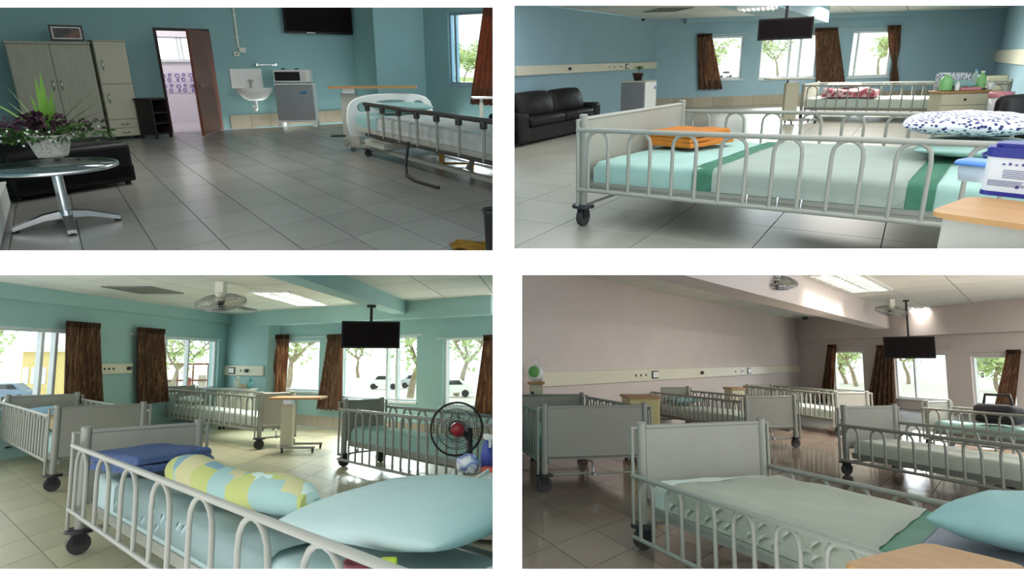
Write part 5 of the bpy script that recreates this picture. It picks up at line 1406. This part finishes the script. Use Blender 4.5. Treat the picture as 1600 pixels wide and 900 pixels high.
# the other three beds
bed(R3, 'ward bed by the left windows with brown curtain behind it', (80, 768), -230, 1, 2.3, ('px', 225), -1, 634, arches=10, sheet=M_mint, rt=.88, rb=.36, pr=.024, group=None)
b3b = list(BED)[-1]; L2, W2, _, z2, h2, _ = BED[b3b]; o2 = bpy.data.objects[b3b]
q = on_bed(o2, R3, L2-.36, W2*.5, z2+h2+.022, -1); cushion(R3, 'plump pale blue pillow on the bed by the left windows', q, angle(R3.way(-230)), .42, W2*.72, .13, mat('sky_blue_cotton', (150, 186, 206), .85, bump=.2))
q = on_bed(o2, R3, 1.0, W2*.5, z2+h2+.022, -1)
o = mattress_mesh(.5, W2*.6, .09, .04, 10, 8, .012).build('blanket', mat('beige_blanket', (186, 160, 124), .95, var=.1)); o.matrix_world = frame(R3, on_bed(o2, R3, .8, W2*.8, z2+h2+.022, -1), angle(R3.way(-230))) ; tag(o, 'folded beige blanket on the bed by the left windows', 'blanket')
bed(R3, 'white-sheeted bed in the corner behind the overbed table', (404, 702), -293, 1, ('px', 258), ('px', 456), -1, 613, arches=10, sheet=M_sheet, rt=.92, rb=.34, pr=.026)
b3c = list(BED)[-1]; L2, W2, _, z2, h2, _ = BED[b3c]; o2 = bpy.data.objects[b3c]
q = on_bed(o2, R3, L2-.42, W2*.5, z2+h2+.022, -1); cushion(R3, 'flat white pillow on the corner bed under the left window', q, angle(R3.way(-293)), .42, W2*.7, .10, M_sheet)
bed(R3, 'mint-sheeted bed under the windows, seen through the fan', (537, 729), -150, -1, ('px', 783), ('px', 597), 1, 624, arches=9, sheet=M_mint, rt=.86, rb=.12, pr=.026)
cut_at(R3, bpy.data.objects[list(BED)[-1]], 786)
# overbed table in the middle
p = g(428, 702); h_ = R3.hgt(p, 619)
overbed_table(R3, 'cream overbed table with oak top beside the corner bed', g(414, 709), .05, .56, .42, h_, .062, top=M_wood, body=M_cream, colpos=.30, foot=.62)
# locker with bottles in the corner
p, an, w = face_on(R3, 336, 388, 671, 671.5); hl = R3.hgt(p, 607)
t = thing(R3, 'bedside_locker', 'white bedside locker carrying bottles in the far corner', 'cabinet', p, an)
MB().box(0, w, 0, .2, .04, hl-.02, bev=.004).build('carcass', M_plas, t); MB().box(-.015, w+.015, -.015, .21, hl-.02, hl).build('top', M_whitep, t)
dd = MB().box(.01, w-.01, -.012, 0, .06, hl*.6).build('door', M_plas, t); MB().cyl((w*.85, -.03, hl*.4), (w*.85, -.012, hl*.4), .012, n=8).build('knob', M_black, dd)
for x in (.04, w-.04):
    for y in (.05, .16): MB().cyl((x, y, 0), (x, y, .042), .02, n=8).build('foot', M_black, t)
at = lambda x, y: R3.M.inverted() @ frame(R3, p, an) @ V((x, y, hl+.003))
M_cl3 = clear_plastic('clear_glass_bottle', (222, 228, 214), .5); M_bb = clear_plastic('blue_green_bottle_plastic', (120, 190, 196), .8)
bottle(R3, 'clear bottle with pale cap on the corner locker', at(w*.50, .1), .17, .05, M_cl3, M_plas)
bottle(R3, 'blue-green water bottle on the corner locker', at(w*.88, .12), .15, .045, M_bb, M_bb)
solo(R3, MB().box(-.055, .055, -.04, .04, 0, .06, bev=.008), 'carton', M_cream, 'low cream carton between the bottles on the corner locker', 'box', at(w*.69, .13), an)
# wall units
trunking(R3, 'cream service trunking between the two brown curtains, left wall', w3n, p3c, 150, 202, 568, 585, (('switch', 157), ('switch', 164), ('switch', 171), ('outlet', 194)))
trunking(R3, 'cream service trunking in the far corner above the locker', p3c, p3s, 345, 414, 571, 586, (('wide', 366), ('switch', 380), ('outlet', 390)), .04)
# curtains and rods
curtain_rod(R3, 'white rod over the leftmost window of the four-bedded room', w3n, p3c, -120, 150, 508)
curtain_rod(R3, 'white rod over the left wall window near the corner', w3n, p3c, 200, 345, 522)
curtain_rod(R3, 'white rod over the narrow window beyond the corner', p3k, p3e, 434, 512, 528)
curtain_rod(R3, 'white rod over the window behind the television', p3k, p3e, 515, 662, 527)
curtain_rod(R3, 'white rod over the window behind the standing fan', p3k, p3e, 684, 785, 529)
curtain(R3, 'broad brown curtain at the leftmost window, four-bedded room', w3n, p3c, 91, 146, 508, 634, M_curt, 6, .03, bl=90, br=149, seed=21)
curtain(R3, 'brown curtain left of the corner window, beside the trunking', w3n, p3c, 205, 245, 517, 631, M_curt, 6, .03, bl=206, br=250, seed=22)
curtain(R3, 'slim brown curtain at the narrow window beyond the corner', p3k, p3e, 438, 459, 528, 614, M_curt, 4, .022, bl=425, br=455, seed=23)
curtain(R3, 'brown curtain hanging beside the television, four-bedded room', p3k, p3e, 520, 545, 528, 639, M_curt, 5, .026, bl=503, br=543, seed=24)
curtain(R3, 'brown curtain at the window behind the standing fan', p3k, p3e, 762, 783, 530, 650, M_curt, 4, .026, bl=746, br=784, seed=25)
# ceiling
vent(R3, 'grey ceiling vent over the left wall of the four-bedded room', ((158, 446), (218, 457), (196, 438)), Z3, 9)
ceiling_light(R3, 'lit louvred ceiling light in the four-bedded room', ((388, 453), (464, 474), (432, 446)), Z3, 2, 16)
ceiling_fan(R3, 'cream orbit fan under the ceiling of the four-bedded room', 346, 440, None, Z3, .235, .35)
vent(R3, 'small square ceiling vent right of the orbit fan', ((362, 478), (384, 483), (372, 476)), Z3, 6)
b0, bd_, bn_, bw_, bz_ = BEAM3
cm = [b0+bd_*(k_*.05)+bn_*(bw_*.5) for k_ in range(200)]
cm = min(cm, key=lambda q_: abs(R3.proj((q_.x, q_.y, bz_))[0]-581) if R3.proj((q_.x, q_.y, bz_))[2] > 1 else 1e9)
hung_tv(R3, 'black television hanging from the beam of the four-bedded room', 535, 624, 502, 544, math.hypot(cm.x, cm.y)-.05, bz_, 0, .10)
# standing fan
c = R3.ray(712, 671); kk = 4.15; pc = V((c.x*kk/c.y, kk, 1+c.z*kk/c.y)); k = R3.mpp(pc); r = 41*k
t = thing(R3, 'standing_fan', 'standing fan with red hub beside the mint-sheeted bed', 'fan', (pc.x+.10, pc.y+.06, 0), .25)
zc = pc.z; cx = -.10
M_red3 = mat('dark_red_plastic', (150, 36, 44), .35)
for k_, nm in ((0, 'front_guard'), (1, 'rear_guard')):
    b = MB(); s = -1 if k_ == 0 else 1
    b.tube([(cx+r*math.cos(2*PI*i/40), -.0+s*.012, zc+r*math.sin(2*PI*i/40)) for i in range(40)], .0065 if k_ == 0 else .005, 6, closed=True)
    for q_ in (.75, .45): b.tube([(cx+q_*r*math.cos(2*PI*i/32), s*(.012+.06*(1-q_*q_)), zc+q_*r*math.sin(2*PI*i/32)) for i in range(32)], .002, 4, closed=True)
    for i in range(40): c_, s_ = math.cos(2*PI*i/40), math.sin(2*PI*i/40); b.tube([(cx+q_*r*c_, s*(.012+.06*(1-q_*q_)), zc+q_*r*s_) for q_ in (.15, .45, .75, 1)], .0009, 4)
    b.build(nm, M_black if k_ == 0 else M_dark, t)
for i in range(3):
    a0 = i*2*PI/3+.5
    MB().grid(lambda u, v: (cx+(.04+u*(r*.8-.04))*math.cos(a0+(v-.5)*(.9+.3*u)), .01+(v-.5)*.06, zc+(.04+u*(r*.8-.04))*math.sin(a0+(v-.5)*(.9+.3*u))), 6, 6, .003).build('blade', clear_plastic('smoky_fan_blade', (200, 206, 204), .22), t)
MB().lathe([(0, -.085), (.035, -.08), (.045, -.06), (.045, -.01), (0, -.01)], 18).build('hub', M_red3, t, 'red hub').matrix_local = Matrix.Translation((cx, 0, zc)) @ Matrix.Rotation(-PI/2, 4, 'X')
MB().cyl((cx, .05, zc), (cx+.06, .20, zc), .05, .035, 14).build('motor', M_dark, t)
MB().cyl((0, .06, .03), (0, .06, zc), .016, n=12).tube([(0, .06, zc-.08), (cx*.4, .1, zc-.03), (cx*.6, .12, zc)], .018, 8).build('stand_pole', M_dark, t)
MB().lathe([(0, 0), (.16, 0), (.16, .015), (.05, .035), (0, .035)], 28, c=(0, .06)).build('base', M_dark, t)
# cabinet behind the pillow and what stands on it
hc = .36
A, B = R3.g(717, 744, hc), R3.g(790, 748, hc); an = angle(B-A); p = V((A.x, A.y, 0)); w = min((B-A).length, .3)
t = thing(R3, 'bedside_cabinet', 'small grey bedside cabinet behind the pillow of the nearest bed', 'cabinet', p, an)
MB().box(0, w, .0, .3, .03, hc-.02, bev=.004).build('carcass', M_greyc, t); MB().box(-.01, w+.01, -.012, .31, hc-.02, hc, bev=.004).build('top', M_cream, t)
dd = MB().box(.01, w-.01, -.012, 0, .05, hc-.04).build('door', M_greyc, t); MB().cyl((w*.2, -.03, hc*.5), (w*.2, -.012, hc*.5), .01, n=8).build('knob', M_black, dd)
for x in (.03, w-.03):
    for y in (.04, .27): MB().cyl((x, y, 0), (x, y, .032), .015, n=8).build('foot', M_black, t)
at = lambda x, y: R3.M.inverted() @ frame(R3, p, an) @ V((x, y, hc+.003))
M_bs = mat('blue_plastic', (70, 84, 168), .4)
t = thing(R3, 'spray_bottle', 'blue spray bottle on the cabinet beside the standing fan', 'bottle', at(w*.40, .17), .4)
MB().lathe([(0, 0), (.038, 0), (.04, .09), (.03, .14), (.014, .17), (.014, .18), (0, .18)], 16).build('body', M_bs, t); MB().box(-.016, .016, -.05, .03, .18, .212, bev=.006).box(-.006, .006, -.045, -.036, .14, .185).build('trigger_head', M_whitep, t)
bottle(R3, 'white bottle with red cap at the end of the grey cabinet', at(w*.78, .16), .19, .048, M_whitep, M_red3)
b = MB(); b.sphere((0, 0, .05), .07, 14, 9, (1.0, .7, .75), .18)
solo(R3, b, 'plastic_bag', ramp_mat('white_bag_with_blue_print', 'wave', [(.4, (236, 238, 240)), (.52, (90, 120, 190)), (.6, (226, 230, 238))], 1, .4, (10, 10, 10)), 'crumpled white and blue plastic bag at the front of the grey cabinet', 'bag', at(w*.12, .06)+V((0, 0, .006)))
solo(R3, MB().box(-.045, .045, -.03, .03, 0, .045, bev=.006), 'carton', mat('orange_red_card', (196, 90, 60), .5), 'small orange carton beneath the red-capped bottle', 'box', at(w*.60, .06), an)
Aq, Bq = R3.g(727, 779, .40), R3.g(776, 742, .40)
t = thing(R3, 'bed_tray', 'long white tray lying diagonally between pillow and cabinet', 'tray', (Aq.x, Aq.y, 0), angle(Bq-Aq)); w_ = (Bq-Aq).length
MB().box(0, w_, -.05, .05, .395, .41, bev=.004).build('tray_floor', M_whitep, t); MB().box(0, w_, .04, .05, .408, .43).box(0, w_, -.05, -.04, .408, .43).build('tray_edge', M_whitep, t)
for x in (.04, w_-.04): MB().cyl((x, 0, 0), (x, 0, .397), .014, n=10).build('leg', M_bedm, t)
for k_ in ('small grey bedside cabinet behind', 'long white tray lying'): cut_at(R3, [o_ for o_ in bpy.data.objects if o_.get('label', '').startswith(k_)][0], 784)
# pot and sponge on the nearest table
ht = zt+.022
c = R3.g(562, 899, ht)
t = thing(R3, 'maroon_pot', 'maroon pot standing on the sheet below the large pale pillow', 'pot', (c.x, c.y, ht), 0)
MB().lathe([(0, 0), (.034, 0), (.044, .028), (.046, .03), (.046, .036), (.04, .036), (.036, .006), (0, .006)], 24).build('body', mat('maroon_plastic', (116, 34, 52), .4), t); MB().tube([(.044, 0, .03), (.06, 0, .034), (.062, 0, .024), (.042, 0, .016)], .005, 6).build('handle', mat('dark_maroon_plastic', (90, 26, 42), .4), t)
c2 = R3.g(580, 899, ht)
t = thing(R3, 'sponge', 'lime green sponge standing beside the maroon pot', 'sponge', (c2.x+.045, c2.y-.0, ht), .1); MB().box(-.022, .022, -.014, .014, 0, .044, bev=.006).build('foam', mat('lime_foam', (176, 196, 60), .9, bump=.3, scale=60), t)
# outside
og = MB().prism(ccw(hull([g(800, 563+131), g(800, 563+8), g(-500, 563+8), g(-500, 800), w3n+V((-.3, .3, 0)), p3c+V((-.2, .4, 0)), p3k+V((0, .4, 0))])), -.4, -.35)
structure(R3, MB().prism(ccw([tuple(v[:2]) for v in (p3k+V((-.3, .35, 0)), p3e+V((.3, .35, 0)), g(800, 563+8), g(-60, 563+8), p3c+V((-.6, .5, 0)))]), -.4, -.35), 'ground_outside', M_outpave)
structure(R3, MB().prism(ccw([tuple(v[:2]) for v in (p3c+V((-.7, .5, 0)), g(-70, 563+8), g(-900, 563+8), w3n+V((-.6, .2, 0))) ]), -.4, -.35), 'ground_outside', M_outpave)
structure(R3, MB().prism(ccw([tuple(v[:2]) for v in (g(480, 563+66), g(792, 563+74), g(792, 563+56), g(470, 563+50))]), -.345, -.33), 'lawn_outside', M_outgrass)
for i, (x, y, h, lab, le) in enumerate(((446, 620, 3.4, 'tree with slanting trunk outside the narrow window', .5), (640, 628, 3.0, 'forked pale tree outside the television window', -.2), (712, 618, 3.2, 'spreading leafy tree outside the window by the fan', .3), (560, 590, 3.6, 'farther pale tree behind the parked white cars', .2))):
    tree(R3, lab, g(x, y, -.33), h, 2.6, 60+i, 420, trunk_r=.13, leaf=.13, lean=le)
for i, (x, y, m, lab) in enumerate(((600, 608, M_whitep, 'white car parked outside, behind the television curtain'), (648, 606, mat('silver_car_paint', (196, 200, 204), .3, metal=.4), 'silver car parked outside beside the forked tree'), (708, 620, M_whitep, 'white car outside the window behind the fan'))):
    car(R3, lab, g(x, y, -.33), .05, m, .75)
# pavilion, yellow wall and tree outside the left windows
q = g(300, 612, -.35); t = thing(R3, 'garden_pavilion', 'open brown-posted pavilion outside the left wall window', 'pavilion', q, .3)
M_post = mat('red_brown_timber', (120, 70, 52), .6)
for i in range(5): MB().box(-1.2+i*.6-.03, -1.2+i*.6+.03, -.03, .03, 0, 1.15).build('post', M_post, t)
MB().box(-1.4, 1.4, -.5, .7, 1.15, 1.23).build('roof', M_post, t); MB().box(-1.2, 1.2, -.02, .02, .45, .52).build('rail', M_post, t)
for i, c_ in enumerate(((180, 170, 160), (190, 96, 70), (214, 208, 190))): MB().box(-1.0+i*.6, -.7+i*.6, .1, .3, 0, .5+.1*i).build('bench_back', mat('pavilion_bench_%d' % i, c_, .6), t)
tree(R3, 'tree leaning over the brown pavilion outside the left window', g(262, 622, -.35), 3.0, 2.0, 71, 420, trunk_r=.09, leaf=.12, lean=.7)
q = g(46, 622, -.35); t = thing(R3, 'yellow_building', 'low yellow building outside the leftmost window', 'building', q, -.3)
M_yw = mat('yellow_wall_paint', (226, 206, 140), .8)
MB().box(-.5, .9, 0, 1.2, 0, 1.65).build('wall', M_yw, t); MB().box(-.7, 1.1, -.2, 1.4, 1.65, 1.78).build('roof', M_outpave, t)
for i in range(3): MB().box(-.4+i*.42, -.12+i*.42, -.03, .0, .5, 1.1).build('window', M_alu, t)
for z_ in (.3, .6, .9, 1.2, 1.5): MB().box(-.5, .9, -.012, 0, z_, z_+.02).build('siding_strip', M_yw, t)
car(R3, 'blue-grey car outside the leftmost window', g(14, 628, -.35), .2, mat('blue_grey_car_paint', (120, 140, 160), .3, metal=.3), .7)
tree(R3, 'tree beside the yellow building outside the leftmost window', g(-10, 610, -.35), 3.0, 2.4, 77, 420, trunk_r=.1, leaf=.14, lean=.4)
# ================================================================== room 4 : six-bedded room (lower right)
g = R4.g
b4 = bed(R4, 'nearest ward bed with ivory draw sheet, six-bedded room', (1006, 858), 430, -1, 2.45, ('px', 1188), 1, 661, arches=10, sheet=M_sheet, rt=.58, rb=.10, mt=.56, mb=.36, pr=.024)
L, W, ws, z, h, pr = BED[b4.name]; zt = z+h; an4 = angle(R4.way(430)*-1)
c0 = .35
M_lav = mat('pale_lavender_sheet', (206, 208, 220), .85, bump=.15, scale=6)
ln, lf = (b4.matrix_world.inverted() @ R4.M @ R4.g(x_, y_, zt) for x_, y_ in ((1335, 884), (1472, 776)))
sl = (lf.x-ln.x)/(lf.y-ln.y); sk = sl*W; xg = ln.x+sl*(W/2-ln.y)
cover(b4, .16, xg-.03, M_sheet2, 'draw_sheet', .008, wr=.008, label='ivory draw sheet', skew=sk)
cover(b4, xg-.05, xg+.07, mat('shiny_green_sheet_edge', (112, 176, 146), .4), 'draw_sheet_edge', .005, label='shiny green edge of the draw sheet', skew=sk)
cover(b4, xg+.05, 2.38, M_lav, 'pillow_sheet', .003, label='pale lavender sheet at the head', skew=sk)
q = R4.g(1604, 836, zt+.06); cushion(R4, 'teal pillow at the head of the nearest six-bedded room bed', (q.x, q.y, zt+.03), an4+.2, .40, .56, .16, M_teal)
bed(R4, 'ward bed by the plain pink wall, nearest the corner of the frame', (851, 768), 600, 1, 1.66, ('px', 1006), -1, 632, arches=9, sheet=M_teal, rt=.93, rb=.36, pr=.024)
cut_at(R4, bpy.data.objects[list(BED)[-1]], 800, False)
bed(R4, 'ward bed along the pink wall beside the oak-topped cabinet', (1168, 702), 560, 1, ('px', 1016), ('px', 1240), -1, 618, arches=11, sheet=M_sheet, rt=.88, rb=.40, pr=.026)
n4 = list(BED)[-1]; L2, W2, _, z2, h2, _ = BED[n4]; o2 = bpy.data.objects[n4]
q = on_bed(o2, R4, L2-.4, W2*.5, z2+h2+.022, -1); cushion(R4, 'mint pillow on the bed along the pink wall', q, angle(R4.way(560)), .42, W2*.7, .12, M_teal)
bed(R4, 'farthest ward bed, under the first window of the six-bedded room', (1310, 682), 700, 1, ('px', 1168), ('px', 1354), -1, 612, arches=11, sheet=M_sheet, rt=.95, rb=.38, pr=.028)
bed(R4, 'white-sheeted bed behind the nearest bed, under the television', (1324, 742), 480, -1, 2.9, ('px', 1396), 1, 634, arches=11, sheet=M_sheet2, rt=.72, rb=.22, mt=.52, mb=.34, pr=.026)
bed(R4, 'mint-sheeted bed under the last window at the right edge', (1452, 700), 480, -1, 2.9, ('px', 1482), 1, 626, arches=11, sheet=M_mint, rt=.84, rb=.2, pr=.026)
# cabinets
def oak_cabinet(label, p, an, w, d, h, m=M_cream, knobs=True):
    t = thing(R4, 'bedside_cabinet', label, 'cabinet', p, an)
    MB().box(0, w, 0, d, .04, h-.025, bev=.004).build('carcass', m, t); MB().prism(rr(-.02, w+.02, -.02, d+.02, .02), h-.025, h, bev=.004).build('top', M_wood, t)
    for z0_, z1_, nm in ((.06, h*.62, 'door'), (h*.64, h-.04, 'drawer')):
        dd = MB().box(.01, w-.01, -.012, 0, z0_, z1_, bev=.003).build(nm, m, t)
        if knobs: MB().cyl((w*.2, -.035, z1_-(z1_-z0_)*.3), (w*.2, -.012, z1_-(z1_-z0_)*.3), .016, n=8).build('knob', M_black, dd)
    for x in (.03, w-.03):
        for y in (.04, d-.04): MB().cyl((x, y, 0), (x, y, .042), .018, n=8).build('foot', M_black, t)
    return t
p, an, w = face_on(R4, 1003, 1033, 722, 722); oak_cabinet('oak-topped cream cabinet between two beds along the pink wall', p-V((.12, 0, 0)), an, w+.12, .4, R4.hgt(p, 619), mat('pale_yellow_enamel', (208, 192, 136), .5))
p, an, w = face_on(R4, 1145, 1166, 676, 676); oak_cabinet('cream cabinet at the head of the farthest bed', p, an, w, .3, R4.hgt(p, 606))
p, an, w = face_on(R4, 828, 849, 714.5, 714.5); hcab = R4.hgt(p, 597); oak_cabinet('beige cabinet under the green and white bag', p, an, w, .13, hcab)
at = lambda x, y: R4.M.inverted() @ frame(R4, p, an) @ V((x, y, hcab))
t = thing(R4, 'carrier_bag', 'white and green carrier bag on the beige cabinet', 'bag', at(w*.45, .07)+V((0, 0, .006)), .1)
b = MB(); b.sphere((0, 0, .085), .09, 16, 10, (1.0, .6, .95), .06); b.build('bag_body', M_whitep, t)
MB().sphere((-.02, -.045, .10), .06, 12, 8, (1, .35, 1)).build('leaf_print', mat('green_print', (110, 170, 90), .6), t, 'round green print'); MB().tube([(-.04, 0, .17), (-.03, 0, .24), (.03, 0, .24), (.04, 0, .17)], .008, 6).build('handle', M_whitep, t)
p, an, w = face_on(R4, 1584, 1640, 765, 765); oak_cabinet('oak-topped cabinet at the right edge beside the white-sheeted bed', p, an, w, .4, R4.hgt(p, 714), M_greyc)
p = g(1582, 706); t = thing(R4, 'holdall', 'dark holdall on the mint-sheeted bed by the last window', 'bag', (0, 0, 0), 0)
n6 = list(BED)[-1]; L6, W6, w6, z6, h6, _ = BED[n6]
q = keep_in(bpy.data.objects[n6], R4, R4.g(1606, 664, z6+h6), .3, .2); t.matrix_world = frame(R4, (q.x, q.y, z6+h6+.025), angle(R4.way(480)*-1))
MB().box(-.22, .22, -.11, .11, 0, .2, bev=.06, seg=4).build('body', mat('dark_grey_canvas', (48, 46, 50), .85, bump=.3), t); MB().tube([(-.15, 0, .2), (-.13, 0, .3), (.13, 0, .3), (.15, 0, .2)], .014, 6).build('handle', M_black, t)
# trunkings
zt4 = R4.on(1100, 569, w4n, p4c)[1]; zb4_ = R4.on(1100, 586, w4n, p4c)[1]
trunking(R4, 'long cream service trunking along the pink wall', w4n, p4c, 842, 1249, 568, 584, (('switch', 988), ('switch', 996), ('switch', 1004), ('wide', 1018), ('outlet', 1091), ('switch', 1145), ('socket', 1155), ('wide', 1166)), yt2=576, yb2=590)
t = None
# windows: rods, curtains
curtain_rod(R4, 'white rod over the first window of the six-bedded room', p4c, p4e, 1293, 1362, 543)
curtain_rod(R4, 'white rod over the window behind the hanging television', p4c, p4e, 1370, 1490, 544)
curtain_rod(R4, 'white rod over the last window of the six-bedded room', p4c, p4e, 1512, 1606, 550)
curtain(R4, 'slim brown curtain at the first window of the six-bedded room', p4c, p4e, 1297, 1313, 542, 628, M_curt, 4, .03, bl=1285, br=1309, seed=31)
curtain(R4, 'broad brown curtain beside the hanging television, pink room', p4c, p4e, 1374, 1402, 543, 637, M_curt, 6, .03, bl=1357, br=1405, seed=32)
curtain(R4, 'brown curtain at the last window, right edge of pink room', p4c, p4e, 1579, 1602, 551, 646, M_curt, 5, .03, bl=1558, br=1592, seed=33)
# ceiling things
ceiling_light(R4, 'large lit louvred ceiling light at the top of the pink room', ((1262, 428), (1330, 455), (1346, 424)), Z4, 2, 14)
ceiling_light(R4, 'smaller lit ceiling light beyond the orbit fan, pink room', ((1412, 479), (1440, 496), (1455, 479)), Z4, 2, 8)
ceiling_fan(R4, 'orbit fan beside the beam near the hanging television', 1392, 467, None, Z4, .245, .35)
ceiling_fan(R4, 'orbit fan cut by the top edge of the pink room', 1212, 412, None, Z4, .225, .35)
hung_tv(R4, 'black television hanging from the ceiling of the pink room', 1386, 1455, 526, 560, 13.2, Z4, 0, .12)
q = R4.g(1243, 496, Z4); t = thing(R4, 'dome_camera', 'small dome camera in the ceiling corner of the pink room', 'camera', (q.x+.1, q.y-.3, Z4))
MB().cyl((0, 0, -.03), (0, 0, -.001), .07, n=14).build('mount', M_dark, t); MB().lathe([(.06, -.03), (.05, -.06), (0, -.085)], 14).build('dome', M_black, t)
# near table corner
ht = .45
A = R4.g(1365, 893, ht); B = R4.g(1448, 847, ht); Cc = R4.g(1606, 884, ht)
t = thing(R4, 'overbed_table', 'oak table corner in the foreground of the pink room', 'table', (B.x, B.y, 0), angle(Cc-B))
w = (Cc-B).length
MB().prism(rr(0, w, -.42, 0, .03), ht-.02, ht, bev=.004).build('tabletop', M_wood, t)
MB().box(w*.5-.06, w*.5+.06, -.27, -.15, .05, ht-.02, bev=.006).build('column', M_cream, t)
MB().box(.06, w-.06, -.24, -.18, .045, .075).build('base_frame', M_bedm, t)
for x in (.08, w-.08): caster(t, x, -.21, .024, False)
# outside
structure(R4, MB().prism(ccw([tuple(v[:2]) for v in (p4c+V((-.3, .4, 0)), p4e+V((.3, .4, 0)), g(2100, 563+8), g(1150, 563+8))]), -.4, -.35), 'ground_outside', M_outpave)
for i, (x, y, h, lab) in enumerate(((1338, 604, 3.4, 'bright tree outside the first window of the pink room'), (1322, 600, 2.2, 'low bush-like tree outside the first pink room window'), (1420, 600, 3.2, 'pale tree outside the window behind the hanging television'), (1562, 612, 1.8, 'small green tree outside the last pink room window'))):
    tree(R4, lab, g(x, y, -.35), h, 2.8, 80+i, 420, trunk_r=.11, leaf=.16, lean=.2)
q = g(1540, 592, -.35); t = thing(R4, 'roadside_house', 'small house with blue roof and red band outside the last window', 'building', q, .2)
MB().box(-.55, .15, 0, .8, 0, .95).build('wall', M_whitep, t); MB().box(-.55, .15, -.02, 0, .55, .68).box(-.55, .15, -.02, 0, .75, .8).build('red_band', mat('red_band_paint', (200, 110, 100), .6), t)
Mx = Matrix(((1, 0, 0, 0), (0, 0, -1, 0), (0, 1, 0, 0), (0, 0, 0, 1)))
MB().prism([(-.75, .95), (.35, .95), (-.45, 1.7)], -.9, .1, M=Mx).build('roof', mat('slate_blue_roof', (92, 110, 140), .6), t)
MB().box(-.35, -.15, -.015, 0, .1, .45).build('window', M_dark, t)
# ================================================================== repeats of one kind carry one group phrase
GROUPS = {'bed': 'ward beds', 'curtain': 'brown window curtains', 'curtain rod': 'white curtain rods', 'tree': 'trees outside the windows', 'pillow': 'bed pillows',
          'bottle': 'bottles on the bedside cabinets', 'television': 'black televisions', 'car': 'parked cars outside', 'trunking': 'cream service trunkings',
          'ceiling light': 'louvred ceiling lights', 'vent': 'ceiling vents', 'camera': 'dome cameras', 'towel': 'folded towels', 'blanket': 'blankets on the beds', 'coaster': 'black coasters on the microwave'}
for o in bpy.data.objects:
    c = o.get('category')
    if o.parent is None and c in GROUPS and not o.get('group'): o['group'] = GROUPS[c]
    if o.parent is None and o.name.split('.')[0] == 'orbit_fan': o['group'] = 'orbit fans under the ceilings'
    if o.parent is None and o.name.split('.')[0] == 'overbed_table': o['group'] = 'overbed tables'
    if o.parent is None and o.name.split('.')[0] == 'bedside_cabinet': o['group'] = 'bedside cabinets'
